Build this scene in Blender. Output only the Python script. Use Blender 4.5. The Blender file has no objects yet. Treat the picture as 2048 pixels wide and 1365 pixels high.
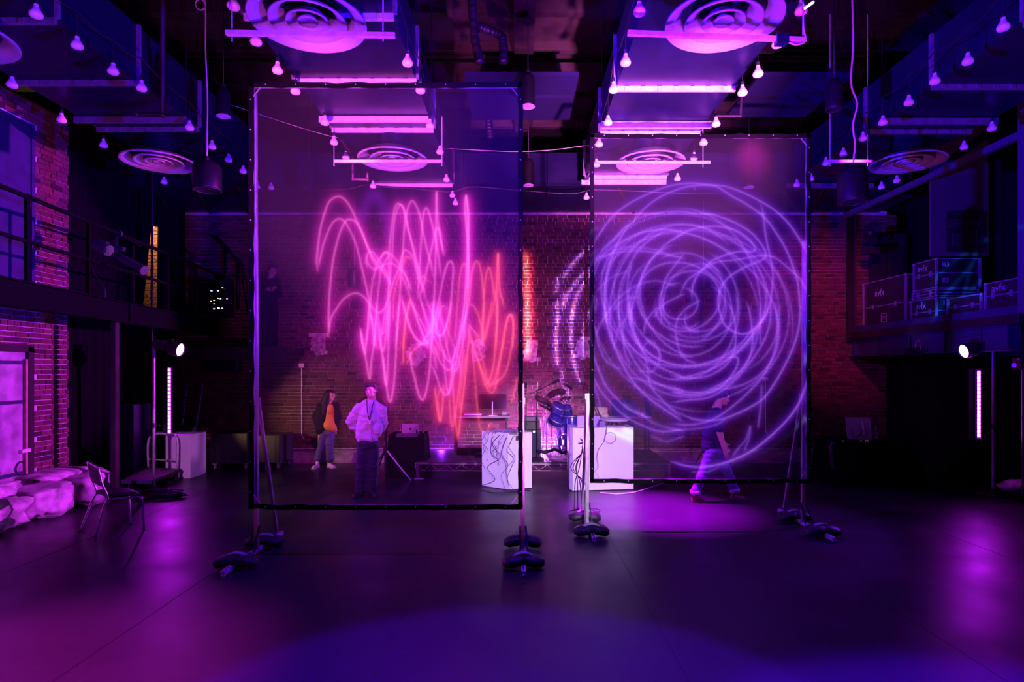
import bpy, bmesh, math, random
import numpy as np
from mathutils import Vector, Matrix, noise
random.seed(7)
SC = bpy.context.scene
COL = SC.collection
# ------------------------------------------------------------------ camera, world, lights, exposure
F, CX, HY, CH = 1200.0, 1035.0, 740.0, 2.0     # focal length in pixels, vanishing point, eye height
cam = bpy.data.cameras.new('camera'); camo = bpy.data.objects.new('camera', cam); COL.objects.link(camo)
cam.sensor_width = 36; cam.lens = 36 * F / 2048
cam.shift_x = -(CX - 1024) / 2048; cam.shift_y = (HY - 682.5) / 2048
camo.location = (0, 0, CH); camo.rotation_euler = (math.radians(90), 0, 0)
cam.clip_start = .05; cam.clip_end = 100
SC.camera = camo
w = bpy.data.worlds.new('world'); SC.world = w; w.use_nodes = True
w.node_tree.nodes['Background'].inputs[0].default_value = (.02, .01, .06, 1)
w.node_tree.nodes['Background'].inputs[1].default_value = .01
SC.view_settings.view_transform = 'Standard'; SC.view_settings.look = 'None'
SC.view_settings.exposure = 0; SC.view_settings.gamma = 1; SC.view_settings.use_curve_mapping = False

def P(px, py, Y):
    return Vector(((px - CX) * Y / F, Y, CH - (py - HY) * Y / F))
def aim(o, loc, tgt):
    o.location = loc
    o.rotation_euler = (Vector(tgt) - Vector(loc)).to_track_quat('-Z', 'Y').to_euler()
def spot(name, loc, tgt, col, W, ang, blend=.5, rad=.1):
    l = bpy.data.lights.new(name, 'SPOT'); l.color = col; l.energy = W
    l.spot_size = math.radians(ang); l.spot_blend = blend; l.shadow_soft_size = rad
    o = bpy.data.objects.new(name, l); COL.objects.link(o); aim(o, loc, tgt); return o
def area(name, loc, tgt, col, W, sx, sy, spread=180):
    l = bpy.data.lights.new(name, 'AREA'); l.color = col; l.energy = W; l.shape = 'RECTANGLE'
    l.size = sx; l.size_y = sy; l.spread = math.radians(spread)
    o = bpy.data.objects.new(name, l); COL.objects.link(o); aim(o, loc, tgt); return o
def point(name, loc, col, W, rad=.05):
    l = bpy.data.lights.new(name, 'POINT'); l.color = col; l.energy = W; l.shadow_soft_size = rad
    o = bpy.data.objects.new(name, l); COL.objects.link(o); o.location = loc; return o

MAG, VIO, BLU, RED = (1, .10, .95), (.50, .07, 1), (.10, .02, 1), (1, .08, .30)
# unseen spots: lamps read off their light, plus added fills marked below
spot('ceiling wash lamp', (-1.7, .6, .3), (-1.8, 8.3, 5.3), (1, .11, .80), 11000, 25, .7, .12)
spot('ceiling wash lamp', (1.9, .6, .3), (1.9, 8.3, 5.3), (1, .15, .88), 32000, 25, .7, .12)
spot('bulb wash lamp', (0, 1.5, .3), (0, 6.0, 5.4), (.90, .09, .95), 1100, 100, .5, .12)
spot('added blue duct fill', (2.2, 2.0, .6), (1.9, 7.5, 5.4), (.22, .0, 1), 5000, 50, .8, .12)  # two unseen spots added to turn the duct undersides blue
spot('added blue duct fill', (-2.2, 2.0, .6), (-1.9, 7.5, 5.4), (.3, .0, 1), 1200, 50, .8, .12)
spot('brick wash lamp', (3.0, 8.75, 3.0), (-7.0, 8.0, 2.75), (.66, .03, 1), 8000, 37, .35, .08)
spot('blue ceiling lamp', (5.5, 1.5, 1.0), (-4.6, 7.5, 6.2), (.03, .0, 1), 15000, 42, .7, .1)
spot('blue ceiling lamp', (-5.5, 1.5, 1.0), (5.1, 7.5, 6.2), (.03, .0, 1), 24000, 42, .7, .1)
spot('blue floor lamp', (-.2, 1.0, 5.6), (-.1, 2.5, 0), (.09, .0, 1), 8000, 43, .12, .10)
spot('blue floor lamp', (2.7, .6, 5.6), (2.6, 1.75, 0), (.08, .0, 1), 17000, 45, .25, .12)
spot('pink floor lamp', (-3.6, .5, 5.0), (-3.3, 3.3, 0), (.9, .02, .8), 9000, 36, .7, .06)
spot('stage wash lamp', (1.6, -1.0, 3.4), (.68, 9.9, .62), (.88, .60, 1), 6200, 16, .4, .06)
for p_, w_ in (((-2.83, 6.5, .4), 190), ((.06, 6.5, .4), 100), ((.9, 7.6, .45), 130), ((3.66, 7.6, .45), 210)): spot('leg lamp', (-.2, 1.3, .35), p_, (1, .14, .90), w_ * .45, 6, .8, .05)  # unseen narrow spots added to brighten the screen legs
spot('figure wash lamp', (-5.4, 2.0, 3.0), (-2.6, 9.8, 1.1), (.90, .07, .92), 1200, 22, .6, .06)
spot('violet floor lamp', (.75, 9.3, 5.2), (1.9, 8.6, 0), (.52, .0, 1), 26000, 32, 1, .1)
spot('added blue floor fill', (0, 6.0, 6.7), (0, 6.6, 0), (.06, .0, 1), 1600, 110, .8, .1)  # unseen spot added for a dim blue over the whole floor
spot('wall wash lamp', (4.6, 8.0, 5.0), (6.5, 13, 3.3), (1, .05, .45), 900, 40, .8, .1)
spot('wall wash lamp', (.6, 8.0, 4.9), (1.2, 13, 2.3), (1, .16, .85), 330, 50, .9, .1)
spot('wall wash lamp', (2.9, 7.0, 5.0), (3.6, 13, 1.9), (1, .03, .55), 480, 40, .8, .1)
spot('wall wash lamp', (-2.4, 7.4, 5.0), (-2.0, 13, 2.1), (.9, .05, .72), 1150, 66, .8, .1)
spot('red duct lamp', (-.8, 7.6, 1.6), (-1.3, 10.2, 5.4), (1, .02, .40), 300, 44, .8, .1)
spot('warm work lamp', (-6.1, 10.3, 1.25), (-4.1, 12.7, .95), (1, .55, .22), 150, 56, .7, .04)
point('warm corridor lamp', (-7.75, 12.3, 5.2), (1, .56, .20), 260, .06)
spot('added plinth fill', (-3.4, 3.0, 2.8), (-6.35, 11.1, .45), (.85, .22, 1), 900, 9, .5, .05)  # unseen spot added to brighten the low plinth
spot('added walker fill', (2.4, 1.5, 3.0), (3.15, 9.0, 1.05), (1, .22, .75), 520, 10, .6, .05)  # unseen spot added to brighten the walker's bare arm
spot('added gallery fill', (2.0, 6.5, 3.6), (7.2, 10.6, 2.6), (.62, .01, 1), 420, 38, .8, .1)  # unseen spot added to lift the right gallery girder
point('riser uplight', (.45, 12.45, .45), (.75, .18, 1), 330, .04)
point('riser uplight', (-1.6, 12.62, .36), (.25, .02, 1), 32, .04)
# ------------------------------------------------------------------ materials
def nt(m):
    m.use_nodes = True; t = m.node_tree; return t, t.nodes['Principled BSDF']
MATS = {}
def mat(name, col, rough=.5, metal=0, var=0, scale=8, bump=0, emit=None, est=0, alpha=None, spec=None, sheen=0, trans=0):
    if name in MATS: return MATS[name]
    m = bpy.data.materials.new(name); t, b = nt(m); N = t.nodes; L = t.links
    b.inputs['Base Color'].default_value = (*col, 1)
    b.inputs['Roughness'].default_value = rough; b.inputs['Metallic'].default_value = metal
    if spec is not None: b.inputs['Specular IOR Level'].default_value = spec
    if sheen: b.inputs['Sheen Weight'].default_value = sheen
    if trans: b.inputs['Transmission Weight'].default_value = trans
    if var or bump:
        tc = N.new('ShaderNodeTexCoord'); nz = N.new('ShaderNodeTexNoise')
        nz.inputs['Scale'].default_value = scale; nz.inputs['Detail'].default_value = 5
        L.new(tc.outputs['Object'], nz.inputs['Vector'])
        if var:
            mx = N.new('ShaderNodeMix'); mx.data_type = 'RGBA'
            mx.inputs[6].default_value = (*[c * (1 - var) for c in col], 1)
            mx.inputs[7].default_value = (*[min(1, c * (1 + var)) for c in col], 1)
            mr = N.new('ShaderNodeMapRange'); mr.inputs[1].default_value = .35; mr.inputs[2].default_value = .65
            L.new(nz.outputs['Fac'], mr.inputs[0]); L.new(mr.outputs[0], mx.inputs[0]); L.new(mx.outputs[2], b.inputs['Base Color'])
            mr2 = N.new('ShaderNodeMapRange'); mr2.inputs[1].default_value = .3; mr2.inputs[2].default_value = .7
            mr2.inputs[3].default_value = max(.03, rough * .8); mr2.inputs[4].default_value = min(1, rough * 1.2)
            L.new(nz.outputs['Fac'], mr2.inputs[0]); L.new(mr2.outputs[0], b.inputs['Roughness'])
        if bump:
            bp = N.new('ShaderNodeBump'); bp.inputs['Strength'].default_value = bump; bp.inputs['Distance'].default_value = .01
            L.new(nz.outputs['Fac'], bp.inputs['Height']); L.new(bp.outputs[0], b.inputs['Normal'])
    if emit:
        b.inputs['Emission Color'].default_value = (*emit, 1); b.inputs['Emission Strength'].default_value = est
    MATS[name] = m; return m
def brickmat():
    m = bpy.data.materials.new('brick'); t, b = nt(m); N, L = t.nodes, t.links
    oi = N.new('ShaderNodeObjectInfo'); ge = N.new('ShaderNodeNewGeometry'); ad = N.new('ShaderNodeMath'); ad.operation = 'ADD'
    fr = N.new('ShaderNodeMath'); fr.operation = 'FRACT'
    L.new(oi.outputs['Random'], ad.inputs[0]); L.new(ge.outputs['Random Per Island'], ad.inputs[1]); L.new(ad.outputs[0], fr.inputs[0])
    cr = N.new('ShaderNodeValToRGB'); e = cr.color_ramp.elements
    e[0].position = 0; e[0].color = (.03, .010, .012, 1); e[1].position = 1; e[1].color = (.17, .06, .06, 1)
    for p, c in ((.25, (.11, .033, .036)), (.5, (.14, .043, .046)), (.75, (.09, .027, .030)), (.92, (.15, .052, .055))):
        x = e.new(p); x.color = (*c, 1)
    L.new(fr.outputs[0], cr.inputs[0])
    tc = N.new('ShaderNodeTexCoord'); nz = N.new('ShaderNodeTexNoise'); nz.inputs['Scale'].default_value = 40
    L.new(ge.outputs['Position'], nz.inputs['Vector'])
    mx = N.new('ShaderNodeMix'); mx.data_type = 'RGBA'; mx.blend_type = 'MULTIPLY'; mx.inputs[0].default_value = .5
    L.new(cr.outputs[0], mx.inputs[6]); L.new(nz.outputs['Fac'], mx.inputs[7]); L.new(mx.outputs[2], b.inputs['Base Color'])
    b.inputs['Roughness'].default_value = .8
    bp = N.new('ShaderNodeBump'); bp.inputs['Strength'].default_value = .4; bp.inputs['Distance'].default_value = .004
    L.new(nz.outputs['Fac'], bp.inputs['Height']); L.new(bp.outputs[0], b.inputs['Normal'])
    return m
M_brick = brickmat()
M_mortar = mat('mortar', (.50, .46, .44), .9, var=.25, scale=6, bump=.3)
M_stone = mat('rubble_stone', (.36, .31, .32), .85, var=.6, scale=4, bump=1.0)
M_plaster = mat('painted_steel', (.018, .022, .060), .6, var=.2, scale=3, bump=.2)
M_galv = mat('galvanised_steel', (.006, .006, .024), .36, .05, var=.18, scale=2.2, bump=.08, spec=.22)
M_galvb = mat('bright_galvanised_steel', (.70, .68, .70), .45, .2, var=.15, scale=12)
M_white = mat('white_enamel', (.33, .32, .33), .35, 0)
M_bulb = mat('bulb_frost', (.90, .86, .90), .3, 0)
M_black = mat('black_paint', (.012, .012, .014), .45)
M_blackm = mat('matt_black', (.003, .003, .0035), .9, spec=.05)
M_drape = mat('black_drape', (.004, .004, .005), 1, spec=.05)
M_galvd = mat('shaded_galvanised_steel', (.16, .155, .17), .45, .2, var=.15, scale=12)  # darker copy of the flange steel, for flanges that catch less light
M_alu = mat('aluminium', (.36, .34, .36), .34, .5, var=.08, scale=20)
M_chrome = mat('chrome', (.85, .85, .87), .26, .9)
M_steel = mat('brown_painted_steel', (.016, .010, .011), .5, var=.3, scale=4)
M_wood = mat('dark_timber', (.014, .008, .005), .8, var=.4, scale=3, bump=.4)
M_ply = mat('white_plinth_paint', (.80, .79, .80), .5, var=.03, scale=3)
M_deck = mat('riser_deck', (.05, .03, .035), .6, var=.3, scale=6)
M_cable = mat('black_cable', (.01, .01, .012), .5)
M_pcable = mat('pale_cable', (.75, .62, .62), .5)
M_skin = mat('skin', (.62, .40, .32), .5)
M_hair = mat('dark_hair', (.012, .009, .008), .55)
# floor: worn black vinyl
def floormat():
    m = bpy.data.materials.new('black_vinyl'); t, b = nt(m); N, L = t.nodes, t.links
    b.inputs['Specular IOR Level'].default_value = .36
    tc = N.new('ShaderNodeTexCoord'); nz = N.new('ShaderNodeTexNoise'); nz.inputs['Scale'].default_value = 1.3; nz.inputs['Detail'].default_value = 8
    L.new(tc.outputs['Object'], nz.inputs['Vector'])
    mr = N.new('ShaderNodeMapRange'); mr.inputs[1].default_value = .3; mr.inputs[2].default_value = .7; mr.inputs[3].default_value = .30; mr.inputs[4].default_value = .46
    L.new(nz.outputs['Fac'], mr.inputs[0]); L.new(mr.outputs[0], b.inputs['Roughness'])
    mp = N.new('ShaderNodeMapping'); mp.inputs['Scale'].default_value = (1, 14, 1); mp.inputs['Rotation'].default_value = (0, 0, .5)
    n2 = N.new('ShaderNodeTexNoise'); n2.inputs['Scale'].default_value = 9; n2.inputs['Detail'].default_value = 3; n2.inputs['Distortion'].default_value = 1.5
    L.new(tc.outputs['Object'], mp.inputs[0]); L.new(mp.outputs[0], n2.inputs['Vector'])
    r2 = N.new('ShaderNodeMapRange'); r2.inputs[1].default_value = .60; r2.inputs[2].default_value = .78; r2.inputs[3].default_value = 0; r2.inputs[4].default_value = 1
    L.new(n2.outputs['Fac'], r2.inputs[0])
    mx = N.new('ShaderNodeMix'); mx.data_type = 'RGBA'; mx.inputs[6].default_value = (.021, .020, .022, 1); mx.inputs[7].default_value = (.06, .057, .06, 1)
    L.new(r2.outputs[0], mx.inputs[0]); L.new(mx.outputs[2], b.inputs['Base Color'])
    bp = N.new('ShaderNodeBump'); bp.inputs['Strength'].default_value = .06; bp.inputs['Distance'].default_value = .01
    L.new(nz.outputs['Fac'], bp.inputs['Height']); L.new(bp.outputs[0], b.inputs['Normal'])
    return m
M_floor = floormat()
# ------------------------------------------------------------------ mesh builder
ORG = {}
def tag(o, label=None, cat=None, group=None, kind=None):
    if label: o['label'] = label
    if cat: o['category'] = cat
    if group: o['group'] = group
    if kind: o['kind'] = kind
    return o
def thing(name, label, cat, loc=(0, 0, 0), group=None, kind=None):
    o = bpy.data.objects.new(name, None); COL.objects.link(o); o.empty_display_size = .1
    o.location = loc; ORG[o] = Vector(loc)
    return tag(o, label, cat, group, kind)
class MB:
    def __init__(s): s.v = []; s.f = []; s.sm = []
    def add(s, vs, fs, smooth=False):
        n = len(s.v); s.v += [tuple(v) for v in vs]
        for f in fs: s.f.append(tuple(n + i for i in f)); s.sm.append(smooth)
        return s
    def box(s, c, d, rot=None):
        x, y, z = d[0] / 2, d[1] / 2, d[2] / 2
        vs = [Vector((a, b, e)) for a in (-x, x) for b in (-y, y) for e in (-z, z)]
        if rot is not None: vs = [rot @ v for v in vs]
        c = Vector(c)
        return s.add([v + c for v in vs], [(0, 1, 3, 2), (4, 6, 7, 5), (0, 4, 5, 1), (2, 3, 7, 6), (0, 2, 6, 4), (1, 5, 7, 3)])
    def bar(s, p, q, wd, ht, up=(0, 0, 1)):
        p, q = Vector(p), Vector(q); d = (q - p); L = d.length; d.normalize(); up = Vector(up)
        if abs(d.dot(up)) > .98: up = Vector((0, 1, 0))
        r = d.cross(up).normalized(); u = r.cross(d)
        R = Matrix((r, d, u)).transposed()
        return s.box((p + q) / 2, (wd, L, ht), R)
    def cyl(s, p, q, r, n=12, r2=None, caps=True):
        p, q = Vector(p), Vector(q); r2 = r if r2 is None else r2
        d = (q - p).normalized(); up = Vector((0, 0, 1)) if abs(d.z) < .95 else Vector((0, 1, 0))
        a = d.cross(up).normalized(); b = d.cross(a)
        vs = []
        for c, rr in ((p, r), (q, r2)):
            for i in range(n):
                t = 2 * math.pi * i / n; vs.append(c + (a * math.cos(t) + b * math.sin(t)) * rr)
        s.add(vs, [(i, (i + 1) % n, n + (i + 1) % n, n + i) for i in range(n)], True)
        if caps:
            s.add([vs[i] for i in range(n)], [tuple(range(n))[::-1]]); s.add([vs[n + i] for i in range(n)], [tuple(range(n))])
        return s
    def tube(s, pts, r, n=6, smooth=True):
        pts = [Vector(p) for p in pts]; vs = []; a = None
        for i, p in enumerate(pts):
            d = (pts[min(i + 1, len(pts) - 1)] - pts[max(i - 1, 0)])
            if d.length < 1e-9: d = Vector((0, 0, 1))
            d.normalize()
            if a is None:
                up = Vector((0, 0, 1)) if abs(d.z) < .9 else Vector((0, 1, 0)); a = d.cross(up)
            a = (a - d * a.dot(d)); a = a.normalized() if a.length > 1e-6 else d.orthogonal().normalized()
            b = d.cross(a); rr = r[i] if isinstance(r, (list, tuple)) else r
            for k in range(n):
                t = 2 * math.pi * k / n; vs.append(p + (a * math.cos(t) + b * math.sin(t)) * rr)
        m = len(pts)
        fs = [(i * n + k, i * n + (k + 1) % n, (i + 1) * n + (k + 1) % n, (i + 1) * n + k) for i in range(m - 1) for k in range(n)]
        fs += [tuple(range(n))[::-1], tuple((m - 1) * n + k for k in range(n))]
        return s.add(vs, fs, smooth)
    def lathe(s, c, prof, n=24, closed=False, R=None):
        c = Vector(c); vs = []
        for r, z in prof:
            for i in range(n):
                t = 2 * math.pi * i / n; v = Vector((r * math.cos(t), r * math.sin(t), z))
                vs.append(c + (R @ v if R is not None else v))
        m = len(prof); rng = range(m if closed else m - 1)
        fs = [(i * n + k, i * n + (k + 1) % n, ((i + 1) % m) * n + (k + 1) % n, ((i + 1) % m) * n + k) for i in rng for k in range(n)]
        return s.add(vs, fs, True)
    def prism(s, pts, z0, z1):
        n = len(pts); vs = [(x, y, z0) for x, y in pts] + [(x, y, z1) for x, y in pts]
        return s.add(vs, [tuple(range(n))[::-1], tuple(range(n, 2 * n))] + [(i, (i + 1) % n, n + (i + 1) % n, n + i) for i in range(n)])
    def ball(s, c, r, n=12, m=8, sc=(1, 1, 1)):
        prof = [(max(1e-4, r * math.sin(math.pi * i / m)) * 1, -r * math.cos(math.pi * i / m)) for i in range(m + 1)]
        return s.lathe(c, prof, n, R=Matrix.Diagonal(Vector(sc)))
    def build(s, name, m, parent=None, loc=None):
        me = bpy.data.meshes.new(name)
        o0 = ORG.get(parent, Vector((0, 0, 0))) if parent is not None else (Vector(loc) if loc is not None else Vector((0, 0, 0)))
        me.from_pydata([(v[0] - o0.x, v[1] - o0.y, v[2] - o0.z) for v in s.v], [], s.f)
        me.polygons.foreach_set('use_smooth', s.sm); me.validate(); me.update()
        bm = bmesh.new(); bm.from_mesh(me); bmesh.ops.recalc_face_normals(bm, faces=bm.faces); bm.to_mesh(me); bm.free()
        if m is not None: me.materials.append(m)
        o = bpy.data.objects.new(name, me); COL.objects.link(o)
        if parent is not None: o.parent = parent; ORG[o] = o0
        else: o.location = o0; ORG[o] = o0
        return o
def copy_tree(o, parent=None):
    c = o.copy(); COL.objects.link(c); c.parent = parent
    for ch in list(o.children): copy_tree(ch, c)
    return c
def link_mesh(name, me, loc, parent, rot=None, scale=None):
    o = bpy.data.objects.new(name, me); COL.objects.link(o); o.parent = parent
    o.location = Vector(loc) - (ORG.get(parent, Vector()) if parent else Vector())
    if rot: o.rotation_euler = rot
    if scale: o.scale = scale
    return o
def catmull(p, k=8):
    p = [Vector(q) if len(q) == 3 else Vector((q[0], q[1], 0)) for q in p]
    if len(p) < 3: return p
    q = [p[0] * 2 - p[1]] + p + [p[-1] * 2 - p[-2]]; out = []
    for i in range(1, len(q) - 2):
        for j in range(k):
            t = j / k
            out.append(.5 * ((2 * q[i]) + (q[i + 1] - q[i - 1]) * t + (2 * q[i - 1] - 5 * q[i] + 4 * q[i + 1] - q[i + 2]) * t * t + (3 * q[i] - q[i - 1] - 3 * q[i + 1] + q[i + 2]) * t ** 3))
    out.append(p[-1]); return out
def textmesh(txt, size, m, parent, loc, rot, ext=.002, name='lettering'):
    cu = bpy.data.curves.new(name, 'FONT'); cu.body = txt; cu.size = size; cu.extrude = ext; cu.align_x = 'CENTER'; cu.align_y = 'CENTER'
    tmp = bpy.data.objects.new(name, cu); COL.objects.link(tmp)
    dg = bpy.context.evaluated_depsgraph_get(); me = bpy.data.meshes.new_from_object(tmp.evaluated_get(dg))
    bpy.data.objects.remove(tmp); me.materials.clear(); me.materials.append(m)
    o = bpy.data.objects.new(name, me); COL.objects.link(o); o.parent = parent
    o.location = Vector(loc) - ORG.get(parent, Vector()); o.rotation_euler = rot; return o
# ------------------------------------------------------------------ the setting
BACK = 13.0
YH = 5.4                      # underside of the ducts above the floor (3.4 above the eye)
# floor with vinyl roll seams
fl = tag(MB().box((0, 6, -.05), (24, 26, .1)).build('floor', M_floor), kind='structure')
for i, x in enumerate((-6.9, -4.9, -2.9, -.9, 1.1, 3.1, 5.1)):
    a = .045 * (x - 1)
    MB().bar((x, -4, .0005), (x + a, 12.9, .0005), .012, .003).build('floor_seam', M_black, fl)
# brick makers
def brick_mesh(L=.2, H=.066, D=.03, axis='x'):
    d = (L, D, H) if axis == 'x' else (D, L, H)
    b = MB(); x, y, z = (v / 2 for v in d); c = .004
    # a box with a chamfered front all round
    if axis == 'x':
        vs = [(-x, y, -z), (x, y, -z), (x, y, z), (-x, y, z), (-x, -y + c, -z), (x, -y + c, -z), (x, -y + c, z), (-x, -y + c, z),
              (-x + c, -y, -z + c), (x - c, -y, -z + c), (x - c, -y, z - c), (-x + c, -y, z - c)]
    else:
        vs = [(-x, -y, -z), (-x, y, -z), (-x, y, z), (-x, -y, z), (x - c, -y, -z), (x - c, y, -z), (x - c, y, z), (x - c, -y, z),
              (x, -y + c, -z + c), (x, y - c, -z + c), (x, y - c, z - c), (x, -y + c, z - c)]
    fs = [(8, 9, 10, 11)]
    for i in range(4):
        j = (i + 1) % 4; fs += [(i, j, 4 + j, 4 + i), (4 + i, 4 + j, 8 + j, 8 + i)]
    b.add(vs, fs)
    return b
def courses(a0, a1, z0, z1, holes=()):
    """centres of a running bond, (a, z, length)"""
    out = []; r = 0; z = z0 + .038; pitch = .212
    while z < z1 - .03:
        a = a0 - (.106 if r % 2 else 0) - (.04 * ((r * 7) % 3))
        hd = (r % 6 == 5)
        while a < a1:
            L = (.098 if hd else .2); p0, p1 = a, a + L
            q0, q1 = max(p0, a0), min(p1, a1)
            if q1 - q0 > .03:
                c = (q0 + q1) / 2
                if not any(h[0] < c < h[1] and h[2] < z < h[3] for h in holes): out.append((c, z, q1 - q0))
            a = p1 + .012
        z += .0755; r += 1
    return out
# back wall
tag(MB().box((.2, BACK + .15, 6.4), (17.8, .3, 1.9)).build('trim_7', M_blackm), kind='structure')  # black box put in where the top of the wall lies unlit
wb = tag(MB().box((.2, BACK + .15, 2.72), (15.6, .3, 5.44)).build('wall_back', M_mortar), kind='structure')
bx0, bx1 = -7.4, 8.2
patches = [(-2.2, 2.32), (-.85, 2.42), (.3, 2.40), (1.42, 2.46), (-4.3, 2.55)]
allb = courses(bx0, bx1, .30, 5.4)
allb = [b for b in allb if not any(abs(b[0] - x) < .12 and abs(b[1] - z) < .22 for x, z in patches)]
allb.sort(key=lambda b: (abs(b[0] - .75) > .72, abs(b[0] - .75) > .72 or b[1] > 3.6 or b[1] < .9))
me_full = brick_mesh(.2).build('brick', M_brick); bm_full = me_full.data; bpy.data.objects.remove(me_full)
me_half = brick_mesh(.098).build('brick', M_brick); bm_half = me_half.data; bpy.data.objects.remove(me_half)
stuff = MB(); nsingle = 0
for c, z, L in allb:
    near = abs(c - .75) <= .72 and .9 < z < 3.6
    jy = random.uniform(-.003, .003)
    if near and nsingle < 300 and (abs(L - .2) < .002 or abs(L - .098) < .002):
        link_mesh('brick', bm_full if L > .15 else bm_half, (c, BACK - .008 + jy, z), wb); nsingle += 1
    else:
        b = brick_mesh(L); stuff.add([(v[0] + c, v[1] + BACK - .008 + jy, v[2] + z) for v in b.v], b.f)
tag(stuff.build('bricks', M_brick, wb), kind='stuff')
for x, z in patches:       # smears of old render left on the brick
    pts = []
    n = 14
    for i in range(n):
        t = 2 * math.pi * i / n; k = 1 + .35 * noise.noise(Vector((x * 9 + math.cos(t) * 1.7, math.sin(t) * 1.7, z)))
        pts.append((x + math.cos(t) * .15 * k, z + math.sin(t) * .24 * k))
    vs = [(a, BACK - .005, b) for a, b in pts] + [(a, BACK - .032, b) for a, b in pts]
    MB().add(vs, [tuple(range(n, 2 * n))] + [(i, (i + 1) % n, n + (i + 1) % n, n + i) for i in range(n)]).build('render_patch', mat('old_render', (.30, .27, .26), .9, var=.5, scale=14, bump=.6), wb)
# concrete plinth of the back wall
tag(MB().box((.4, BACK - .05, .11), (15.2, .1, .22)).box((.4, BACK - .035, .285), (15.2, .07, .03)).build('baseboard_back', mat('old_concrete', (.30, .27, .27), .85, var=.3, scale=7, bump=.5)), kind='structure')
# left wall : brick pier with steel shutter above and steel door below
wl = tag(MB().box((-7.16, 3.67, 2.92), (.3, 11.34, 5.85)).build('wall_left', M_mortar), kind='structure')
me_y = brick_mesh(.2, axis='y').build('brick', M_brick); bmy = me_y.data; bpy.data.objects.remove(me_y)
me_y = brick_mesh(.098, axis='y').build('brick', M_brick); bmyh = me_y.data; bpy.data.objects.remove(me_y)
st = MB(); ns = 0
for c, z, L in sorted(courses(7.2, 9.34, .42, 5.85, holes=((7.0, 8.67, 3.1, 5.52), (7.0, 8.66, 0, 2.32))), key=lambda b: (-(b[0] > 8.64), abs(b[1] - 2.9))):
    jx = random.uniform(-.004, .004)
    if ns < 300 and c > 8.64 and (abs(L - .2) < .002 or abs(L - .098) < .002):
        link_mesh('brick', bmy if L > .15 else bmyh, (-7.0 + jx, c, z), wl); ns += 1
    else:
        b = brick_mesh(L, axis='y'); st.add([(v[0] - 7.0 + jx, v[1] + c, v[2] + z) for v in b.v], b.f)
tag(st.build('bricks', M_brick, wl), kind='stuff')
sh = MB().box((-7.0, 7.6, 4.31), (.05, 2.1, 2.42)).build('shutter_panel', M_plaster, wl)
for yy in (7.0, 7.9): MB().box((-6.97, yy, 4.31), (.02, .04, 2.40)).build('shutter_rib', M_plaster, wl)
MB().box((-6.965, 8.62, 4.31), (.03, .06, 2.42)).build('shutter_frame', M_plaster, wl)
MB().box((-6.955, 8.55, 4.4), (.03, .03, .22)).build('hinge', M_steel, wl)
# steel plated door, lower left
dr = tag(MB().box((-6.99, 7.55, 1.34), (.06, 1.86, 1.84)).build('door_1', mat('steel_door', (.33, .31, .34), .5, .2, var=.3, scale=5, bump=.3), loc=(-6.99, 7.55, .42)), kind='structure')
for yy in (7.95, 8.40):
    MB().lathe((-6.95, yy, .62), [(.085, -.01), (.10, -.01), (.10, .012), (.085, .012)], 20, True, R=Matrix.Rotation(math.pi / 2, 3, 'Y')).build('door_ring', M_steel, dr)
for zz in (.55, 1.55, 2.1): MB().box((-6.95, 7.55, zz), (.02, 1.84, .05)).build('door_strap', M_plaster, dr)
MB().box((-6.93, 8.44, .86), (.05, .14, .05)).build('door_latch', M_galvb, dr)
tag(MB().box((-6.96, 8.53, 1.35), (.10, .10, 1.95)).box((-6.96, 7.6, 2.30), (.10, 1.96, .10)).build('trim_1', M_wood), kind='structure')
tag(MB().box((-6.93, 8.455, 1.3), (.04, .03, 1.7)).build('trim_2', mat('bare_timber', (.45, .34, .22), .7, var=.2, scale=9)), kind='structure')
# rubble stone footing of the left wall
def rock(name, c, d, parent, seed, m):
    bm = bmesh.new(); bmesh.ops.create_icosphere(bm, subdivisions=4, radius=1)
    for v in bm.verts:
        p = v.co.copy(); q = Vector([math.copysign(abs(k) ** .45, k) for k in p])
        n = noise.noise(q * 1.6 + Vector((seed, 0, 0))) * .24 + noise.noise(q * 4.5 + Vector((0, seed, 0))) * .10 + noise.noise(q * 12 + Vector((0, seed, 3))) * .035
        q = q * (1 + n); v.co = Vector((q.x * d[0] / 2, q.y * d[1] / 2, q.z * d[2] / 2)) + Vector(c) - ORG.get(parent, Vector())
    me = bpy.data.meshes.new(name); bm.to_mesh(me); bm.free(); me.materials.append(m)
    for p in me.polygons: p.use_smooth = True
    o = bpy.data.objects.new(name, me); COL.objects.link(o); o.parent = parent; return o
ft = thing('stone_footing', None, None, (-6.7, 8.2, 0)); ft['kind'] = 'structure'; ft.name = 'trim_3'; M_steel2 = 0
for i, (y, dy, h, x, dx) in enumerate([(7.35, .95, .42, -6.62, .9), (8.2, .85, .46, -6.62, .9), (8.97, .75, .50, -6.55, .86), (9.42, .28, .42, -6.7, .6), (6.4, 1.0, .44, -6.62, .9)]):
    rock('stone', (x, y, h / 2 - .02), (dx * .86, dy * .88, h * .95), ft, i * 3.1, M_stone)
for i, (y, dy) in enumerate([(7.5, 1.3), (8.8, 1.2)]):
    rock('stone', (-6.85, y, .44), (.6, dy * .85, .16), ft, 20 + i * 2.7, M_stone)
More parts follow.
